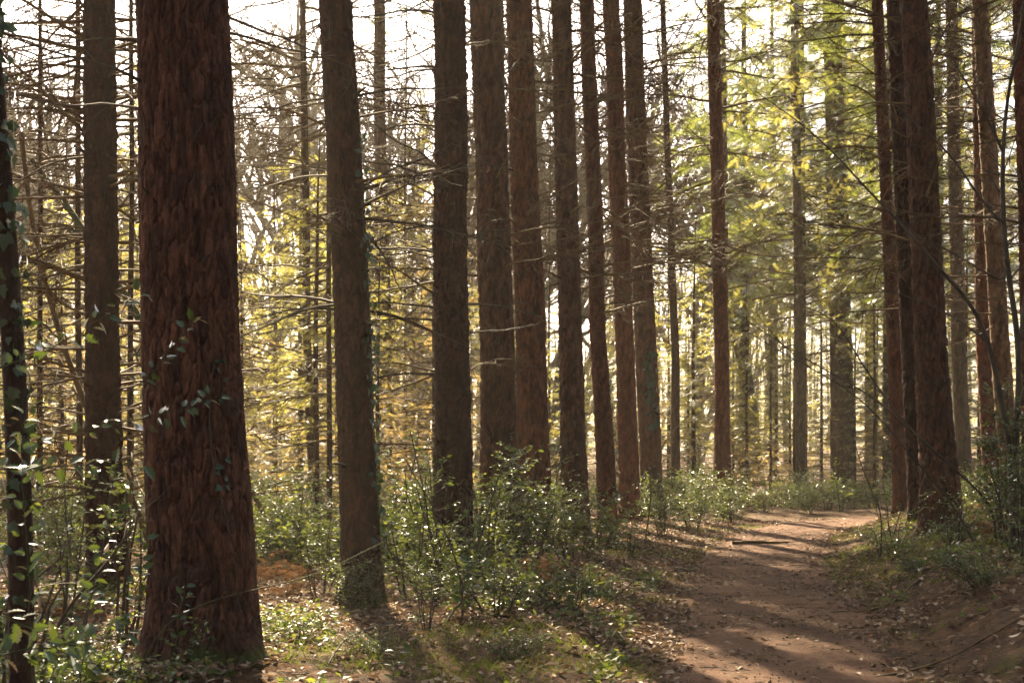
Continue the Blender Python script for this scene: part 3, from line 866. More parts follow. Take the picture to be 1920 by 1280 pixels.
# bare broadleaved trees against the sky
LAB_B = 'bare twisting broadleaved tree'
for k in range(24):
    ex = (30, 105, 240, 470, 545, 600, 735, 790, 890, 1030, 1300, 1420, -60)
    d, pxl = (rg.uniform(56, 70), ex[k]) if k < len(ex) else (rg.uniform(72, 95), -150 + 1650 * (k - len(ex) + rg.uniform(0, 1)) / 11)
    v = rg.integers(4)
    conifer('bare_tree', LAB_B, 'bare broadleaved trees in the background', px_x(pxl, d), d, BARE[v][0], BARE[v][1], rg.uniform(1.3, 1.5) if k < 10 else rg.uniform(1.1, 1.3), rg.uniform(0, 6.28))
# the same wood goes on behind and beside the viewer and shades the near ground
rb = np.random.default_rng(15); nb = 0
while nb < 46:
    x, y = rb.uniform(-26, 26), rb.uniform(-26, 17)
    if abs(x) < 0.42 * max(y, 0) + 4.2 and y > -3: continue
    if abs(float(path_dist(np.array([x]), np.array([y]))[0])) < 2.2: continue
    v = rb.integers(3); s_ = rb.uniform(0.85, 1.1)
    t = thing('tall_conifer', 'tall conifer standing outside the picture beside or behind the viewer', 'tree', (x, y, hz(x, y) - 0.03), 'conifers around the viewer', rb.uniform(0, 6.28), s_)
    obj('trunk', TALL_TRUNK[v % 2], t); obj('crown', CROWN_GREEN[v], t, (0, 0, 6.0)); nb += 1
# far wood: reads as one mass
b = MB(); rgf = np.random.default_rng(5)
for k in range(420):
    d = rgf.uniform(85, 180); x = rgf.uniform(-0.62, 0.62) * d; z = hz(x, d)
    H = rgf.uniform(8, 17); r = rgf.uniform(.1, .25)
    b.tube(np.array([[x, d, z - .3], [x + rgf.normal(0, .2), d, z + H * .5], [x + rgf.normal(0, .4), d, z + H]]), [r, r * .7, r * .2], 4, mat=1)
    m = 70; u = rgf.uniform(0.05, 1, m); rr_ = (1 - u) * H * 0.26 + .4; a = rgf.uniform(0, 6.28, m)
    pos = np.stack([x + rr_ * np.cos(a) * rgf.uniform(.3, 1, m), d + rr_ * np.sin(a) * rgf.uniform(.3, 1, m), z + u * H], -1)
    b.leaves(SPRAY_FAR * np.array([1, 1, 1]), SPRAY_FAR_T, pos, np.stack([np.cos(a), np.sin(a), -.3 + 0 * a], -1), rgf.normal(0, .4, (m, 3)) + [0, 0, 1], rgf.uniform(.9, 1.9, m), mat=0)
far = b.build('far_woodland', [M['needle'], M['spruce_bark']])
tag(far, 'far woodland fading into pale haze', 'woodland', kind='stuff')

# ------------------------------------------------------------------ leaf shapes
HOLLY_S = np.array([(0, 0, 0), (0.5, 0.24, 0.06), (1, 0, -0.06), (0.5, -0.24, 0.06)]); HOLLY_ST = [(0, 3, 2), (0, 2, 1)]


def outline(pts, fold=0.12, curl=-0.12):
    """leaf from a half outline (x, y>=0): fan about the midrib, folded and curled"""
    n = len(pts); v = []
    for (x, y) in pts: v.append((x, y, fold * y * 2 + curl * x * x))
    for (x, y) in pts[1:-1]: v.append((x, -y, fold * y * 2 + curl * x * x))
    mid = len(v)
    for (x, y) in pts[1:-1]: v.append((x, 0, curl * x * x))
    tr = []
    L = list(range(n)); Rr = [0] + list(range(n, n + n - 2)) + [n - 1]; Mi = [0] + list(range(mid, mid + n - 2)) + [n - 1]
    for i in range(n - 1):
        for side, flip in ((L, 0), (Rr, 1)):
            for tri in ((Mi[i], Mi[i + 1], side[i + 1]), (Mi[i], side[i + 1], side[i])):
                if len(set(tri)) == 3: tr.append(tri if not flip else tri[::-1])
    return np.array(v), tr


HOLLY_N, HOLLY_NT = outline([(0, 0), (.10, .10), (.2, .27), (.3, .17), (.42, .33), (.52, .19), (.64, .28), (.74, .13), (.84, .16), (.9, .06), (1.05, 0)], 0.16, -0.15)
IVY_N, IVY_NT = outline([(0, 0), (-.12, .22), (-.02, .45), (.16, .34), (.36, .52), (.46, .27), (.72, .17), (1, 0)], 0.06, -0.10)
LITTER_N, LITTER_NT = outline([(0, 0), (.12, .06), (.25, .22), (.5, .30), (.75, .2), (1, 0)], 0.22, -0.25)

LITTER_S, LITTER_ST = outline([(0, 0), (.28, .24), (.68, .24), (1, 0)], 0.25, -0.25)


def one_leaf(name, tm, tr, mat):
    b = MB(); b.add(tm, tri=tr); return b.mesh(name, [mat], False)


ME_HOLLY = one_leaf('leaf', HOLLY_N, HOLLY_NT, M['holly_near'])
ME_HOLLY_YOUNG = one_leaf('leaf', HOLLY_N, HOLLY_NT, M['holly'])
ME_IVY = one_leaf('leaf', IVY_N, IVY_NT, M['ivy'])


# ------------------------------------------------------------------ holly
def holly_mesh(seed, w, h, nleaf, leaf=0.05, stems=9, spread=0.8, mat='holly', droop=0.03):
    rg = np.random.default_rng(seed); st, lf = MB(), MB()
    segs = []
    for k in range(stems):
        a = rg.uniform(0, 6.28); rad = w * 0.5 * math.sqrt(rg.random())
        tip = np.array([math.cos(a) * rad, math.sin(a) * rad, h * rg.uniform(0.55, 1.0)])
        base = np.array([math.cos(a) * rad * 0.25, math.sin(a) * rad * 0.25, -0.05])
        t = np.linspace(0, 1, 6)[:, None]
        line = base + (tip - base) * t + rg.normal(0, 0.03, (6, 3)) * t
        st.tube(line, np.linspace(0.011, 0.004, 6) * (0.6 + h * .4), 4)
        segs.append(line)
    P, D, N = [], [], []
    tw = max(8, nleaf // 14)
    for k in range(tw):
        line = segs[rg.integers(stems)]; t = rg.uniform(0.12, 1) ** 0.8 * 4.99; i = int(t)
        p = line[i] + (line[i + 1] - line[i]) * (t - i)
        a = rg.uniform(0, 6.28)
        d = norm(np.array([math.cos(a), math.sin(a), rg.uniform(-0.15, 0.75)]))
        L = rg.uniform(0.18, 0.5) * min(1.2, w) * spread
        l2 = grow(p, d, L, 4, 0.15, droop, rg)
        st.tube(l2, [0.004, 0.0035, 0.003, 0.002, 0.0015], 3)
        for j in range(14):
            u = rg.uniform(0.1, 1) * 3.99; i2 = int(u)
            P.append(l2[i2] + (l2[i2 + 1] - l2[i2]) * (u - i2))
            a2 = rg.uniform(0, 6.28)
            D.append(d * 0.6 + np.array([math.cos(a2), math.sin(a2), rg.uniform(-0.5, 0.5)])); N.append(np.array([0, 0, 1]) + rg.normal(0, 0.65, 3))
    lf.leaves(HOLLY_S, HOLLY_ST, np.array(P), np.array(D), np.array(N), rg.uniform(0.55, 1.6, len(P)) * leaf)
    return st.mesh('stems', [M['dark_twig']]), lf.mesh('foliage', [M[mat]])


M['bramble'] = leaf_mat('bramble', [(0, (0.035, 0.07, 0.022)), (0.7, (0.065, 0.105, 0.03)), (1, (0.12, 0.10, 0.035))], [(0, (0.12, 0.18, 0.02)), (1, (0.34, 0.36, 0.05))], 0.42, 0.45, 0.35)


HB = [holly_mesh(700 + i, 1.5, 1.2, 3000, spread=1.15) for i in range(4)] + [holly_mesh(710 + i, 1.1, 2.1, 2200, stems=6) for i in range(2)] + \
     [holly_mesh(720 + i, 1.4, 0.5, 1500, stems=14, leaf=0.045) for i in range(3)] + [holly_mesh(730 + i, 1.0, 1.5, 420, stems=6, spread=1.2) for i in range(3)] + \
     [holly_mesh(740 + i, 1.7, 0.95, 1100, stems=11, leaf=0.075, spread=1.6, mat='bramble', droop=-0.12) for i in range(3)]


def holly(v, px_, d, s, label, group=None, name='holly_bush', cat='bush', sz=1.0, X=None):
    x = px_x(px_, d) if X is None else X
    t = thing(name, label, cat, (x, d, hz(x, d) - 0.02), group, rg.uniform(0, 6.28), (s, s, s * sz))
    obj('stems', HB[v][0], t); obj('foliage', HB[v][1], t)
    if group: BACK.append((t, label))
    return t


for a in (
    (0, 1075, 17.6, 0.88, 'dense sunlit holly bush before the fourth trunk of the row'),
    (1, 985, 17.0, 0.85, 'dense holly bush before the second and third trunks of the row'),
    (11, 905, 15.2, 0.9, 'dark holly bush just right of the scaly-barked trunk'),
    (4, 1000, 18.6, 0.85, 'tall thin holly rising before the third row trunk'),
    (5, 925, 17.2, 0.8, 'tall thin holly rising before the second row trunk'),
    (10, 850, 14.5, 1.2, 'loose holly sprays across the foot of the scaly-barked trunk'),
    (12, 1120, 20.5, 0.8, 'small glittering holly at the right end of the row thicket'),
    (6, 1060, 11.9, 1.0, 'low holly patch on the mossy ground beside the path'),
    (7, 930, 11.6, 1.0, 'low dark holly patch left of the one beside the path'),
    (8, 830, 12.6, 0.8, 'low holly patch in front of the scaly-barked trunk'),
    (0, 672, 12.0, 0.42, 'small dark holly around the foot of the ivy trunk'),
    (9, 600, 13.4, 0.75, 'thin holly shoots left of the ivy trunk foot'),
    (9, 770, 13.5, 0.9, 'thin holly shoots right of the ivy trunk'),
    (3, 560, 16.5, 0.95, 'glittering holly bush between the broadest trunk and ivy trunk'),
    (14, 480, 18.5, 0.95, 'glittering bramble bush partly behind the broadest trunk'),
    (13, 745, 17.0, 0.95, 'sunlit bramble bush between the ivy trunk and scaly-barked trunk'),
    (10, 120, 10.6, 1.15, 'sparse holly bush before the slim spruce at far left'),
    (11, 230, 9.6, 0.95, 'sparse holly bush between slim spruce and broadest trunk'),
    (9, 30, 8.6, 1.0, 'sparse holly at the bottom left corner'),
    (6, 70, 7.2, 0.8, 'low holly patch in the bottom left corner'),
    (7, 215, 8.0, 0.7, 'low holly patch at the left foot of the broadest trunk'),
    (1, 1300, 25.5, 0.85, 'bushy holly at the left edge of the path bend'),
    (0, 1245, 23.5, 0.65, 'small holly left of the path before the last row trunk'),
    (3, 1375, 28.5, 0.85, 'pale holly bush at the foot of the lone straight trunk'),
    (4, 1885, 14.2, 0.95, 'dark leafy holly at the right edge on the bank'),
    (5, 1915, 12.6, 0.75, 'dark holly cut by the right edge of the picture'),
    (9, 1790, 14.8, 0.62, 'thin glossy holly shoots before the broad bank trunk'),
    (10, 1680, 17.0, 0.6, 'yellow-green holly shoots at the corner of the right bank'),
    (6, 1690, 15.8, 0.55, 'low holly clump on the crest of the right bank'),
    (7, 1850, 11.2, 0.6, 'low green clump on the right bank above the bare soil'),
    (8, 560, 10.2, 0.45, 'low leafy sprig in the litter right of the broadest trunk'),
    (11, 800, 10.4, 0.42, 'loose low holly among litter before the low patches'),
    (6, 690, 9.4, 0.4, 'small low holly near the bottom edge, left of centre'),
    (8, 960, 9.6, 0.42, 'small low holly near the bottom edge, centre'),
    (8, 1800, 12.6, 0.5, 'low green clump on the slope of the right bank'),
    (7, 1720, 13.8, 0.42, 'low green clump halfway up the right bank'),
    (7, 1130, 13.4, 0.4, 'tiny holly clump on the left verge of the path'),
    (11, 1180, 18.5, 0.5, 'thin sunlit holly shoots on the left verge'),
    (8, 1790, 15.2, 0.6, 'low holly clump at the foot of the broad bank trunk'),
    (8, 1640, 19.0, 0.5, 'low clump where the bank meets the path bend'),
):
    holly(*a)
WILD = [0, 1, 2, 3, 4, 9, 10, 11, 12, 13, 14, 12, 13, 14]
for k in range(9):
    d = rg.uniform(32, 38); holly(WILD[rg.integers(len(WILD))], 1375 + 290 * (k + rg.uniform(0.1, .9)) / 9, d, rg.uniform(0.7, 1.1), 'pale hazy bush', 'bushes beyond the path end')
for k in range(12):
    d = rg.uniform(14.5, 20); holly(12 + rg.integers(3), 440 + 440 * (k + rg.uniform(0.1, .9)) / 12, d, rg.uniform(0.6, 0.95), 'tangled bramble bush', 'brambles under the left trunks')
for k in range(46):
    d = rg.uniform(17, 36); holly(WILD[rg.integers(len(WILD))], -80 + 930 * (k + rg.uniform(0, 1)) / 46, d, rg.uniform(0.6, 1.15), 'sparkling sunlit bush', 'bushes in the left undergrowth')
for k in range(12):
    d = rg.uniform(28, 40); holly(WILD[rg.integers(len(WILD))], 880 + 440 * (k + rg.uniform(0, 1)) / 12, d, rg.uniform(0.7, 1.1), 'bright background bush', 'bushes behind the row')
for k in range(12):
    d = rg.uniform(19, 34); holly(WILD[rg.integers(len(WILD))], 1690 + 300 * (k + rg.uniform(0, 1)) / 12, d, rg.uniform(0.6, 1.0), 'shaded background bush', 'bushes behind the right bank')


single_out(BACK)


# ------------------------------------------------------------------ sprays near the camera: every leaf its own part
def spray(name, label, cat, pts, leaf_me, n, size, jitter, stem_r=0.004, seed=0, mat='green_stem', side=0.06, face=(0, -0.5, 1)):
    rg = np.random.default_rng(seed)
    P = np.array([at(*p) for p in pts])
    base = P[0].copy()
    t = thing(name, label, cat, tuple(base))
    tt = np.linspace(0, len(P) - 1, 4 * len(P)); line = np.stack([np.interp(tt, np.arange(len(P)), P[:, i]) for i in range(3)], -1) - base
    line[1:-1] += rg.normal(0, 0.006, (len(line) - 2, 3))
    b = MB(); b.tube(line, np.linspace(stem_r, stem_r * 0.35, len(line)), 5)
    o = b.build('stem', [M[mat]], t)
    for k in range(n):
        u = (0.12 + 0.88 * (k + rg.uniform(0, 1)) / n) * (len(line) - 1); i = min(len(line) - 2, int(u))
        p = line[i] + (line[i + 1] - line[i]) * (u - i)
        d = norm(line[i + 1] - line[i])
        sd = 1 if k % 2 else -1
        lat = norm(np.cross(d, np.array([0, -1, 0.3]))) * sd
        x = norm(d * 0.5 + lat * rg.uniform(0.5, 1.2) + rg.normal(0, 0.35, 3))
        nn = norm(np.array(face) + rg.normal(0, jitter, 3))
        q = p + x * side * rg.uniform(0.0, 0.5)
        Y = norm(np.cross(nn, x)); Z = np.cross(x, Y)
        s = size * rg.uniform(0.65, 1.2)
        lo = obj('leaf', leaf_me, o)
        mtx = Matrix(((x[0] * s, Y[0] * s, Z[0] * s, q[0]), (x[1] * s, Y[1] * s, Z[1] * s, q[1]), (x[2] * s, Y[2] * s, Z[2] * s, q[2]), (0, 0, 0, 1)))
        lo.matrix_local = mtx
    return t


spray('holly_branch', 'long holly branch reaching across the broadest trunk, yellow-green leaves at its tip', 'branch', [(-60, 870, 6.2), (80, 825, 6.3), (240, 790, 6.5), (340, 768, 6.6), (408, 742, 6.7)], ME_HOLLY, 34, 0.065, 0.7, seed=1)
spray('holly_branch', 'holly branch running level at mid-height before the slim left spruce', 'branch', [(-60, 885, 5.6), (60, 878, 5.7), (170, 872, 5.8), (270, 868, 5.9)], ME_HOLLY, 18, 0.07, 0.7, seed=2)
spray('holly_branch', 'holly branch rising to the left edge of the broadest trunk', 'branch', [(-40, 705, 5.6), (90, 655, 5.8), (190, 600, 6.0), (270, 545, 6.2)], ME_HOLLY, 26, 0.06, 0.7, seed=3)
spray('holly_branch', 'small holly sprig against the middle of the broadest trunk', 'branch', [(240, 740, 6.8), (290, 690, 6.9), (330, 640, 7.0), (365, 592, 7.0)], ME_HOLLY, 18, 0.06, 0.7, seed=4)
spray('holly_shoot', 'upright holly shoot before the foot of the broadest trunk', 'shoot', [(330, 1215, 7.6), (338, 1150, 7.6), (348, 1090, 7.6)], ME_HOLLY, 16, 0.055, 0.7, seed=5)
spray('holly_shoot', 'holly shoot at the left edge of the broadest trunk low down', 'shoot', [(215, 1280, 6.6), (245, 1180, 6.7), (262, 1085, 6.8), (268, 1010, 6.8)], ME_HOLLY, 22, 0.065, 0.7, seed=6)
spray('holly_branch', 'holly branch low in the bottom left corner', 'branch', [(-60, 1240, 4.6), (60, 1215, 4.7), (160, 1200, 4.8), (235, 1190, 4.9)], ME_HOLLY, 26, 0.065, 0.7, seed=7)
spray('holly_branch', 'large-leaved holly branch along the bottom left edge', 'branch', [(-60, 1130, 4.8), (40, 1170, 4.8), (130, 1230, 4.8), (200, 1290, 4.8)], ME_HOLLY, 24, 0.07, 0.7, seed=8)
spray('holly_shoot', 'tall thin holly shoot at the far left, leaves along its height', 'shoot', [(62, 1290, 5.6), (56, 1120, 5.6), (48, 980, 5.6), (40, 850, 5.6), (50, 760, 5.6)], ME_HOLLY, 34, 0.06, 0.7, seed=9)
spray('holly_shoot', 'holly shoot before the slim left spruce foot', 'shoot', [(150, 1290, 6.2), (165, 1150, 6.3), (190, 1040, 6.4), (215, 950, 6.5)], ME_HOLLY, 30, 0.06, 0.7, seed=10)
spray('holly_shoot', 'leafy shoot in the litter at the bottom, right of the broadest trunk', 'shoot', [(735, 1290, 8.3), (740, 1240, 8.3), (752, 1195, 8.3)], ME_HOLLY, 12, 0.07, 0.6, seed=12)
spray('holly_shoot', 'drooping pale-leaved shoot before the low holly patches', 'shoot', [(880, 1165, 11.2), (862, 1120, 11.2), (868, 1075, 11.2), (890, 1050, 11.2)], ME_HOLLY, 14, 0.11, 0.6, seed=13)

# ivy-clad sapling at the left edge
def at_line(name, label, cat, pts, r0, r1, mat, sides=10):
    P = np.array([at(*p) for p in pts]); base = P[0].copy()
    t = thing(name, label, cat, tuple(base))
    tt = np.linspace(0, len(P) - 1, 8 * len(P)); line = np.stack([np.interp(tt, np.arange(len(P)), P[:, i]) for i in range(3)], -1) - base
    k = 7; pad = np.pad(line, ((3, 3), (0, 0)), mode='reflect', reflect_type='odd')
    line = np.stack([np.convolve(pad[:, i], np.ones(k) / k, 'valid') for i in range(3)], -1)
    b = MB(); b.tube(line, np.linspace(r0, r1, len(line)), sides)
    o = b.build('trunk', [mat], t, smooth=True)
    return t, line


dg = 6.6
zg = hz(px_x(40, dg), dg); yg = PY - (zg - 0.1 - EYE) * F / dg
t, line = at_line('ivy_clad_sapling', 'thin dark trunk wrapped in ivy at the left edge of the picture', 'tree', [(42, yg, dg), (38, 950, dg), (24, 640, dg), (4, 350, dg), (-20, 60, dg), (-40, -200, dg)], 0.066, 0.045, M['spruce_bark'])
rgi = np.random.default_rng(90)
def stick_leaves(t, n, fn, size, rg_, me=None):
    for k in range(n):
        p, nrm = fn(rg_)
        nrm = norm(nrm + rg_.normal(0, 0.45, 3)); x = norm(np.cross(nrm, rg_.normal(0, 1, 3)) + np.array([0, 0, -0.9]))
        Y = norm(np.cross(nrm, x)); Z = np.cross(x, Y); s = size * rg_.uniform(0.6, 1.25)
        lo = obj('leaf', me or ME_IVY, t)
        lo.matrix_local = Matrix(((x[0] * s, Y[0] * s, Z[0] * s, p[0]), (x[1] * s, Y[1] * s, Z[1] * s, p[1]), (x[2] * s, Y[2] * s, Z[2] * s, p[2]), (0, 0, 0, 1)))
def ivy_sap(rg_):
    i = rg_.integers(6, len(line) - 4); a = rg_.uniform(-2.6, 0.6)
    dr = np.array([math.cos(a), math.sin(a), 0]); return line[i] + dr * rg_.uniform(0.05, 0.11), dr + np.array([0, 0, 0.2])
stick_leaves(t, 190, ivy_sap, 0.068, rgi)


def ivy_on(key, label, z0, z1, n, a0, a1, size, seed, out=0.05):
    tr, axf, rf, X, zb = T[key]
    rg_ = np.random.default_rng(seed)
    d = tr.location[1]
    t = thing('ivy_vine', label, 'ivy', (X, d, zb))
    zz = np.linspace(0.05, z1, 24); aa = (a0 + a1) / 2 + 0.18 * np.sin(zz * 3)
    ln = np.stack([[axf(z) + math.cos(a) * (rf(z) + 0.012) for z, a in zip(zz, aa)], [math.sin(a) * (rf(z) + 0.012) for z, a in zip(zz, aa)], zz], -1)
    b = MB(); b.tube(ln, np.linspace(0.012, 0.004, 24), 5); t = b.build('stem', [M['dark_twig']], t)
    def fn(r):
        z = r.uniform(z0, z1); a = r.uniform(a0, a1)
        dr = np.array([math.cos(a), math.sin(a), 0]); return np.array([axf(z), 0, z]) + dr * (rf(z) + r.uniform(0.02, out)), dr + np.array([0, 0, 0.3])
    stick_leaves(t, n, fn, size, rg_)
ivy_on('t3', 'ivy climbing the right side of the dark trunk', 0.5, 4.6, 120, -0.75, 0.25, 0.075, 91, 0.09)
ivy_on('t10', 'ivy patch halfway up the last trunk of the row', 2.2, 4.2, 70, -1.8, -0.9, 0.13, 92, 0.1)
ivy_on('t2', 'few small ivy sprigs low on the right of the broadest trunk', 1.2, 2.1, 22, -1.1, -0.65, 0.05, 93, 0.04)
ivy_on('t8', 'ivy strip on the right edge of the slim ringed trunk', 0.4, 3.2, 40, -0.5, 0.3, 0.11, 94, 0.07)

# ------------------------------------------------------------------ bare saplings and leaning stems
def bare_sapling(name, label, stems, twigs=8, seed=0, mat='dark_twig', cat='tree'):
    rg_ = np.random.default_rng(seed)
    base = at(*stems[0][0][0])
    t = thing(name, label, cat, tuple(base))
    for (pts, r0, r1) in stems:
        P = np.array([at(*p) for p in pts]) - base
        tt = np.linspace(0, len(P) - 1, 6 * len(P)); ln = np.stack([np.interp(tt, np.arange(len(P)), P[:, i]) for i in range(3)], -1)
        k = 7; pad = np.pad(ln, ((3, 3), (0, 0)), mode='reflect', reflect_type='odd')
        ln = np.stack([np.convolve(pad[:, i], np.ones(k) / k, 'valid') for i in range(3)], -1)
        b = MB(); b.tube(ln, np.linspace(r0, r1, len(ln)), 6)
        L = np.linalg.norm(np.diff(ln, axis=0), axis=1).sum()
        for q in range(int(twigs * L / 2)):
            i = rg_.integers(len(ln) // 4, len(ln) - 1); d = norm(ln[i + 1] - ln[i])
            dd = norm(d + rg_.normal(0, 0.6, 3) + [0, 0, 0.1]); l2 = rg_.uniform(0.2, 0.7)
            tw = grow(ln[i], dd, l2, 5, 0.14, 0.0, rg_); b.tube(tw, np.linspace(r1 * 0.8, r1 * 0.25, 6), 3)
            for _ in range(3):
                t2 = grow(tw[rg_.integers(1, 5)], norm(dd + rg_.normal(0, .6, 3)), l2 * rg_.uniform(.2, .5), 3, .15, 0, rg_)
                b.tube(t2, np.linspace(r1 * .45, r1 * .2, 4), 3)
        b.build('stem', [M[mat]], t, smooth=True)
    return t


def gy_at(px_, d, sink=0.05):
    return PY - (hz(px_x(px_, d), d) - sink - EYE) * F / d


D1 = 13.0
g = gy_at(1900, D1)
bare_sapling('bare_sapling', 'bare dark many-stemmed sapling at the right edge, stems arching left', [
    ([(1900, g, D1), (1897, 860, D1), (1880, 765, D1), (1856, 645, D1), (1826, 575, D1 - .1), (1762, 505, D1 - .2), (1700, 430, D1 - .2), (1632, 362, D1 - .2), (1535, 255, D1 - .3), (1415, 170, D1 - .3)], 0.034, 0.004),
    ([(1900, g, D1), (1904, 840, D1 + .1), (1914, 660, D1 + .1), (1888, 500, D1 + .1), (1880, 390, D1 + .1), (1880, 285, D1 + .1), (1888, 185, D1 + .1), (1911, 75, D1 + .1), (1925, -40, D1 + .1)], 0.036, 0.011),
    ([(1884, 420, D1 + .1), (1850, 390, D1), (1780, 285, D1), (1705, 220, D1), (1630, 155, D1)], 0.014, 0.004),
    ([(1888, 500, D1 + .1), (1880, 530, D1), (1830, 500, D1 - .1), (1765, 462, D1 - .2), (1705, 440, D1 - .2)], 0.014, 0.004),
    ([(1912, 640, D1 + .1), (1925, 540, D1 + .3), (1930, 420, D1 + .3), (1918, 300, D1 + .3)], 0.02, 0.008),
    ([(1898, 830, D1), (1912, 760, D1 - .2), (1935, 680, D1 - .2)], 0.02, 0.01),
    ([(1880, 285, D1 + .1), (1840, 200, D1), (1790, 120, D1), (1750, 20, D1)], 0.012, 0.004),
    ([(1856, 645, D1), (1800, 600, D1), (1720, 560, D1 - .1), (1640, 540, D1 - .1)], 0.011, 0.003),
], 9, 7)
D2 = 14.0
g2 = gy_at(1840, D2)
bare_sapling('leaning_sapling', 'long bare leaning stem crossing before the bank trunks toward the upper left', [
    ([(1838, g2, D2), (1785, 940, D2), (1730, 880, D2 - .1), (1665, 800, D2 - .2), (1600, 735, D2 - .3), (1520, 690, D2 - .3), (1430, 640, D2 - .4), (1350, 590, D2 - .4)], 0.014, 0.003),
    ([(1600, 735, D2 - .3), (1590, 700, D2 - .4), (1610, 660, D2 - .4), (1622, 560, D2 - .4)], 0.007, 0.003),
    ([(1520, 690, D2 - .3), (1460, 640, D2 - .3), (1420, 590, D2 - .3)], 0.006, 0.003),
], 9, 8)
g3 = gy_at(1868, 14.6)
bare_sapling('leaning_sapling', 'thicker bare leaning stem behind it, from the right bank past the broad trunk', [
    ([(1868, g3, 14.6), (1862, 945, 14.6), (1780, 870, 14.5), (1700, 800, 14.3), (1620, 690, 14.1), (1570, 600, 14.0), (1500, 570, 13.9)], 0.018, 0.004),
    ([(1700, 800, 14.3), (1640, 745, 14.2), (1560, 700, 14.2), (1480, 655, 14.1), (1400, 600, 14)], 0.01, 0.004),
], 9, 9)
g4 = gy_at(1645, 16.5)
bare_sapling('bare_shrub', 'low bare twiggy shrub at the corner of the right bank by the path', [
    ([(1650, g4, 16.5), (1655, 960, 16.5), (1625, 900, 16.4), (1605, 840, 16.3), (1590, 780, 16.2)], 0.012, 0.003),
    ([(1650, g4, 16.5), (1640, 985, 16.4), (1600, 1000, 16.2)], 0.01, 0.004),
    ([(1655, g4, 16.5), (1690, 960, 16.6), (1700, 900, 16.6), (1660, 850, 16.6)], 0.01, 0.003),
], 10, 10, cat='shrub')
g5 = gy_at(1205, 22)
bare_sapling('bare_shrub', 'thin bare sunlit shrub before the last two row trunks', [
    ([(1208, g5, 22), (1222, 930, 22), (1218, 880, 21.9), (1250, 820, 21.8), (1300, 770, 21.7), (1350, 725, 21.6)], 0.016, 0.004),
    ([(1215, 940, 22), (1180, 870, 22), (1150, 830, 22), (1110, 800, 22)], 0.01, 0.003),
    ([(1220, 900, 22), (1200, 820, 22), (1175, 770, 22)], 0.008, 0.003),
], 9, 12, 'dead_twig', 'shrub')
g6 = gy_at(290, 17)
bare_sapling('leaning_tree', 'thin reddish dead trunk leaning across the thicket left of the slim spruce', [
    ([(300, g6, 17), (262, 960, 17), (200, 850, 17), (160, 760, 17), (105, 610, 17), (60, 430, 17), (40, 250, 17)], 0.05, 0.03)], 3, 13, 'dead_twig')
g7 = gy_at(420, 19)
bare_sapling('leaning_tree', 'mossy leaning trunk between the slim spruce and broadest trunk', [
    ([(420, g7, 19), (350, 800, 19), (270, 610, 19), (220, 530, 19), (130, 390, 19), (60, 300, 19)], 0.075, 0.04)], 3, 14, 'green_stem')
g8 = gy_at(560, 18)
bare_sapling('leaning_tree', 'brown leaning trunk low between the broadest trunk and ivy trunk', [
    ([(560, g8, 18), (520, 1000, 18), (470, 920, 18), (440, 860, 18)], 0.05, 0.03)], 2, 15, 'dead_twig')
g9 = gy_at(860, 11)
bare_sapling('bare_sapling', 'thin dark sapling arching left before the scaly-barked trunk', [
    ([(866, g9, 11), (868, 1120, 11), (860, 1060, 11), (820, 960, 11), (775, 890, 11.1), (760, 860, 11.1)], 0.012, 0.004),
    ([(846, 1030, 11), (842, 1000, 11), (846, 985, 11)], 0.005, 0.002)], 4, 16)
bare_sapling('bramble_stem', 'green arching bramble stem crossing the foot of the broadest trunk', [
    ([(235, gy_at(235, 7.4), 7.4), (290, 1180, 7.4), (380, 1130, 7.4), (470, 1106, 7.5), (590, 1080, 7.6), (720, 1015, 7.7)], 0.005, 0.003)], 0, 17, 'green_stem', 'bramble')
bare_sapling('bare_sapling', 'dark slanting stem at the lower left before the slim spruce', [
    ([(60, gy_at(60, 7.2), 7.2), (100, 1180, 7.2), (150, 1110, 7.2), (205, 1050, 7.3), (250, 985, 7.3)], 0.012, 0.006)], 2, 18)
bare_sapling('bare_sapling', 'second dark slanting stem at the far lower left', [
    ([(5, gy_at(5, 7.0), 7.0), (10, 1180, 7.0), (20, 1140, 7.0), (55, 1095, 7.0), (120, 1040, 7.0)], 0.010, 0.005)], 2, 19)

# sticks on the ground
def stick(label, a, b, r, seed, name='fallen_stick', bend=0.04, mat='dark_twig', lift=0.0):
    rg_ = np.random.default_rng(seed)
    A = np.array([px_x(a[0], a[1]), a[1]]); B = np.array([px_x(b[0], b[1]), b[1]])
    t = np.linspace(0, 1, 14); xy = A + (B - A) * t[:, None]
    nrm = np.array([-(B - A)[1], (B - A)[0]]); xy = xy + nrm * (bend * np.sin(t * math.pi * rg_.uniform(1, 2.5)))[:, None]
    z = hgt(xy[:, 0], xy[:, 1]) + r * 0.7 + lift * np.sin(t * math.pi) + 0.02
    P = np.column_stack([xy, z]); base = P[0].copy()
    mb_ = MB(); mb_.tube(P - base, np.linspace(r, r * 0.5, 14) * (1 + rg_.normal(0, .1, 14)), 7)
    for _ in range(4):
        i = rg_.integers(3, 12); d = norm(P[i + 1] - P[i]) + rg_.normal(0, .5, 3); d[2] = abs(d[2]) * .3
        mb_.tube(grow(P[i] - base, d, rg_.uniform(.1, .3), 4, .1, -0.02, rg_), np.linspace(r * .4, r * .15, 5), 4)
    o = mb_.build(name, [M[mat]], None, tuple(base), True)
    return tag(o, label, 'stick')


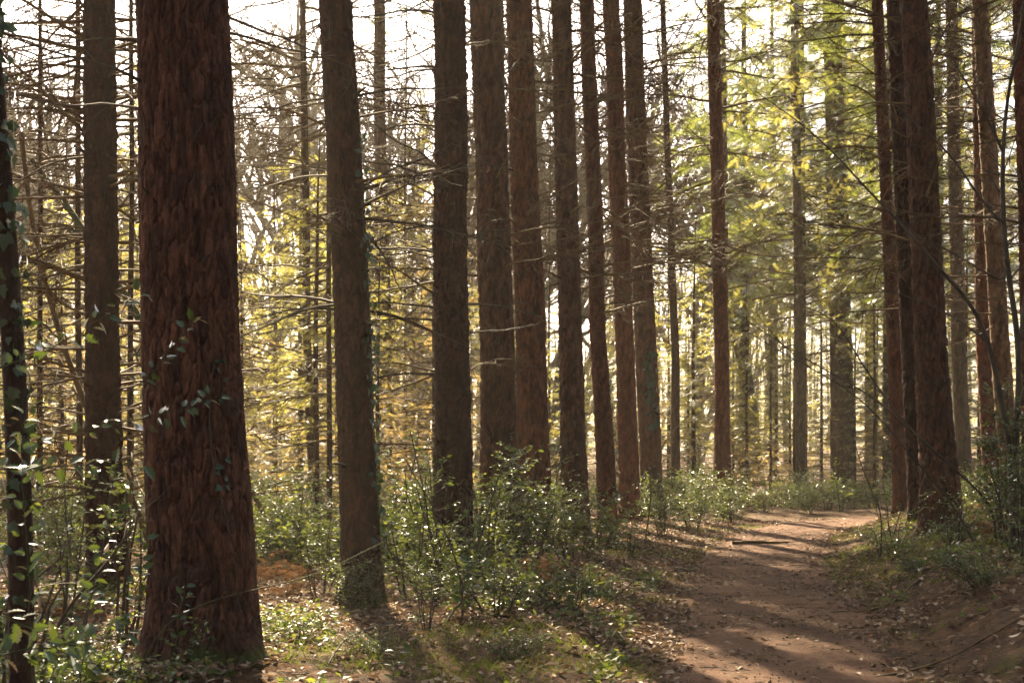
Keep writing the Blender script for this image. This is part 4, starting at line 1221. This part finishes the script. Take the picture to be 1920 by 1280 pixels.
stick('dark rotting log lying across the far end of the sunny path', (1376, 21.6), (1475, 21.9), 0.035, 1, 'fallen_log', bend=0.09, mat='dead_twig')
stick('long thin stick slanting over the litter right of the broadest trunk', (615, 8.9), (790, 11.0), 0.008, 2, lift=0.10)
stick('pale stick at the bottom right corner of the picture', (1640, 8.75), (1960, 9.6), 0.010, 3, mat='dead_twig')
stick('dark stick lying across the right side of the path', (1560, 12.3), (1680, 12.4), 0.012, 4, mat='dead_twig')
stick('mossy stick propped before the low holly patches', (835, 10.9), (1010, 12.4), 0.011, 5, lift=0.2, mat='green_stem')
stick('grey stick on the ground before the row thicket', (1190, 21.0), (1290, 20.5), 0.02, 6, mat='dead_twig')
stick('short dark stick on the left verge of the path', (1140, 15.6), (1215, 15.2), 0.014, 7)
stick('thin dark stick on the leafy slope of the right bank', (1690, 12.6), (1790, 13.4), 0.012, 8)
stick('thin twig on the bare soil at the lower right', (1690, 10.4), (1735, 10.1), 0.005, 9, mat='dead_twig')
stick('knotty dark stump of wood at the left edge of the path', (1265, 16.6), (1290, 16.5), 0.04, 10)

# ------------------------------------------------------------------ dead bracken
def bracken_mesh(seed):
    rg_ = np.random.default_rng(seed); st, lf = MB(), MB()
    for k in range(7):
        a = rg_.uniform(0, 6.28); ln = grow((0, 0, 0), (math.cos(a) * .6, math.sin(a) * .6, 1), rg_.uniform(.45, .8), 8, .06, -0.13, rg_)
        st.tube(ln, np.linspace(.005, .0015, 9), 3)
        i = np.arange(2, 9); d = norm(np.gradient(ln, axis=0))[i]
        for s in (1, -1):
            for rep in range(2):
                lat = np.cross(d, [0, 0, 1.0]) * s
                lf.leaves(SPRAY * np.array([1, 1.3, 1]), SPRAY_T, ln[i] + rg_.normal(0, .02, (7, 3)), lat + d * .4 + rg_.normal(0, .2, (7, 3)) + [0, 0, -.3], rg_.normal(0, .3, (7, 3)) + [0, 0, 1], rg_.uniform(.12, .24, 7))
    return st.mesh('stems', [M['dead_twig']]), lf.mesh('fronds', [M['bracken']])


BK = [bracken_mesh(800 + i) for i in range(3)]
for k, (px_, d, lab) in enumerate(((535, 13.2, 'orange dead bracken between the broadest trunk and ivy trunk'), (490, 14.5, 'dead bracken just right of the broadest trunk, further back'), (600, 14.8, 'dead bracken left of the ivy trunk'),
                                   (1868, 15.5, 'rust-red dead bracken under the bare sapling at the right'), (1840, 17.5, 'rust-red dead bracken right of the broad bank trunk'), (1020, 15.0, 'brown dead bracken under the dense holly thicket'),
                                   (120, 12.0, 'dead bracken in the undergrowth at far left'), (260, 13.5, 'dead bracken right of the slim left spruce foot'))):
    x = px_x(px_, d); t = thing('dead_bracken', lab, 'fern', (x, d, hz(x, d) - .01), 'dead bracken clumps', rg.uniform(0, 6), rg.uniform(.5, .8))
    obj('stems', BK[k % 3][0], t); obj('fronds', BK[k % 3][1], t)

# ------------------------------------------------------------------ leaf litter, moss, twigs
rl = np.random.default_rng(33)
def scatter(n, d0, d1, w0, w1, power=1.0):
    d = d0 + (d1 - d0) * rl.random(n) ** power; x = (w0 + (w1 - w0) * rl.random(n)) * d
    return x, d


x, y = scatter(86000, 6.5, 30, -0.45, 0.45, 0.9)
x2, y2 = scatter(22000, 6.5, 12.5, -0.45, 0.2)
x, y = np.concatenate([x, x2]), np.concatenate([y, y2])
pd = path_dist(x, y)
keep = rl.random(len(x)) < np.where(np.abs(pd) < 0.85, 0.035 + 0.22 * sstep(0.5, 0.85, np.abs(pd)), np.clip(vn(x * 0.8, y * 0.8, 0, 51) * 1.7 - 0.35, 0.08, 1))
bare = (pd > 1.0) & (y < 11.5) & (pd < 3.5)
keep &= ~(bare & (rl.random(len(x)) < 0.12))
x, y, pd = x[keep], y[keep], pd[keep]
z = hgt(x, y) + 0.018 + rl.uniform(0, 0.02, len(x))
big = (y < 13.5)
score = np.where(np.abs(pd) < 3.2, 1, .3) * rl.random(len(x)) / y ** 1.5
near_idx = np.argsort(-np.where(big, score, 0))[:260]
mask = np.ones(len(x), bool); mask[near_idx] = False
b = MB(); m = int(mask.sum()); a = rl.uniform(0, 6.28, m)
b.leaves(LITTER_S, LITTER_ST, np.stack([x[mask], y[mask], z[mask]], -1), np.stack([np.cos(a), np.sin(a), rl.normal(0, .25, m)], -1), rl.normal(0, .38, (m, 3)) + [0, 0, 1], rl.uniform(0.04, 0.095, m))
lit = b.build('leaf_litter', [M['litter']])
tag(lit, 'fallen brown leaves scattered over the forest floor', 'leaves', kind='stuff')
LEAF_ME = []
for c_, (t_, col) in enumerate((('pale', (0.40, 0.29, 0.19)), ('tan', (0.30, 0.18, 0.10)), ('brown', (0.17, 0.09, 0.05)), ('orange', (0.38, 0.15, 0.04)))):
    mt = leaf_mat('fallen_leaf_' + t_, [(0, col), (1, tuple(v * 1.15 for v in col))], tuple(min(1, v * 1.1) for v in col), 0.3, 0.45, 0.7)
    LEAF_ME.append(one_leaf('fallen_leaf', LITTER_N * np.array([1, 1 + .2 * c_, 1]), LITTER_NT, mt))
for i in near_idx:
    lo = obj('fallen_leaf', LEAF_ME[[0, 0, 1, 1, 1, 2, 2, 3][rl.integers(8)]], ground, (x[i], y[i], z[i] + 0.008), (rl.normal(0, .35), rl.normal(0, .3), rl.uniform(0, 6.28)), rl.uniform(0.06, 0.125))

# needles and bits of twig on the path and verges
x, y = scatter(40000, 7, 26, -0.42, 0.42, 0.8); pd = path_dist(x, y)
k = (rl.random(len(x)) < np.where(np.abs(pd) < 1.6, 0.6, 0.4)); x, y = x[k], y[k]
a = rl.uniform(0, 6.28, len(x)); b = MB()
TW = np.array([(0, -.03, 0), (1, -.02, 0), (1, .02, .0), (0, .03, 0), (.5, 0, .05)]); TWT = [(0, 1, 4), (1, 2, 4), (2, 3, 4), (3, 0, 4)]
b.leaves(TW, TWT, np.stack([x, y, hgt(x, y) + .022], -1), np.stack([np.cos(a), np.sin(a), 0 * a], -1), rl.normal(0, .2, (len(x), 3)) + [0, 0, 1], rl.uniform(.025, .16, len(x)) * rl.uniform(.5, 1, len(x)))
o = b.build('twig_litter', [M['dark_twig']]); tag(o, 'bits of twig and needle strewn on the path', 'twigs', kind='stuff')

# crumbs of soil, cones and small stones on the path
x, y = scatter(5200, 7, 24, 0.05, 0.36, 0.8); pd = path_dist(x, y); k = np.abs(pd) < 1.25; x, y = x[k], y[k]; m = len(x); b = MB()
OC = np.array([(1, 0, 0), (-1, 0, 0), (0, .8, 0), (0, -.7, 0), (0.1, 0, .6), (0, 0, -.5)]); OCT = [(0, 2, 4), (2, 1, 4), (1, 3, 4), (3, 0, 4), (2, 0, 5), (1, 2, 5), (3, 1, 5), (0, 3, 5)]
b.leaves(OC, OCT, np.stack([x, y, hgt(x, y) + .02], -1), rl.normal(0, 1, (m, 3)) * [1, 1, .3], rl.normal(0, .3, (m, 3)) + [0, 0, 1], rl.uniform(.006, .02, m) * np.where(rl.random(m) < .06, 2.0, 1.0))
o = b.build('soil_crumbs', [M['dead_twig']]); tag(o, 'crumbs of soil and small stones on the path', 'soil', kind='stuff')

# low ivy, bramble and holly seedlings among the litter
x, y = scatter(60000, 6.5, 19, -0.45, 0.42, 0.9); pd = path_dist(x, y)
gc = vn(x * 1.1, y * 1.1, 0, 71) + 0.4 * (vn(x * 3.5, y * 3.5, 0, 72) - .5)
k = (np.abs(pd) > 1.15) & (gc > np.where(y < 12, 0.70, 0.655)) & ~((pd > 1) & (y < 10.2)) & (rl.random(len(x)) < np.where(pd > 0, 0.6, 0.9))
x, y, gc = x[k], y[k], gc[k]; m = len(x); a = rl.uniform(0, 6.28, m); b = MB()
b.leaves(HOLLY_S * np.array([1, 1.4, 1]), HOLLY_ST, np.stack([x, y, hgt(x, y) + rl.random(m) ** 1.5 * (0.05 + 0.5 * (gc - .655))], -1), np.stack([np.cos(a), np.sin(a), rl.normal(0.1, .4, m)], -1), rl.normal(0, .5, (m, 3)) + [0, 0, 1], rl.uniform(.03, .08, m))
o = b.build('ground_cover', [M['bramble']]); tag(o, 'low green ivy and bramble leaves covering the ground', 'ground cover', kind='stuff')

# moss and short grass tufts
x, y = scatter(120000, 7, 28, -0.3, 0.45, 0.85); pd = path_dist(x, y)
mm = vn(x * 0.75, y * 0.75, 0, 61) + 0.35 * (vn(x * 2.5, y * 2.5, 0, 62) - .5)
k = (np.abs(pd) > 0.9) & (mm > np.where(pd > 0, 0.45, 0.65)) & ~((pd > 1) & (y < 9.6)) & (np.abs(pd) < 4.5)
x, y = x[k], y[k]; m = len(x); b = MB()
BL = np.array([(0, -.06, 0), (0, .06, 0), (1, 0, .15)]); BLT = [(0, 1, 2)]
a = rl.uniform(0, 6.28, m)
b.leaves(BL, BLT, np.stack([x, y, hgt(x, y) + .004], -1), np.stack([np.cos(a) * .7, np.sin(a) * .7, rl.uniform(.3, 1.3, m)], -1), np.stack([-np.sin(a), np.cos(a), .2 + 0 * a], -1), rl.uniform(.025, .07, m) * np.where(rl.random(m) < .12, 2.0, 1.0))
o = b.build('moss', [M['moss']]); tag(o, 'yellow-green moss and short grass on the verges', 'moss', kind='stuff')

# ------------------------------------------------------------------ haze
b = MB(); X0, X1, Y0, Y1, Z0, Z1 = -300, 300, -160, 360, -2.0, 31.0
vv = [(x, y, z) for x in (X0, X1) for y in (Y0, Y1) for z in (Z0, Z1)]
b.add(vv, quad=[(0, 1, 3, 2), (4, 6, 7, 5), (0, 4, 5, 1), (2, 3, 7, 6), (0, 2, 6, 4), (1, 5, 7, 3)])
m, nt, out = new_mat('haze_air')
v = nt.nodes.new('ShaderNodeVolumePrincipled')
v.inputs['Color'].default_value = (1.0, 0.93, 0.74, 1)
v.inputs['Density'].default_value = 0.0008
v.inputs['Anisotropy'].default_value = 0.2
nt.links.new(v.outputs[0], out.inputs['Volume'])
hzo = b.build('haze', [m]); tag(hzo, 'pale golden forest haze in the sunlight', 'haze', kind='stuff')
print('TRIS', sum(len(me.polygons) for me in bpy.data.meshes), 'OBJECTS', len(bpy.data.objects))
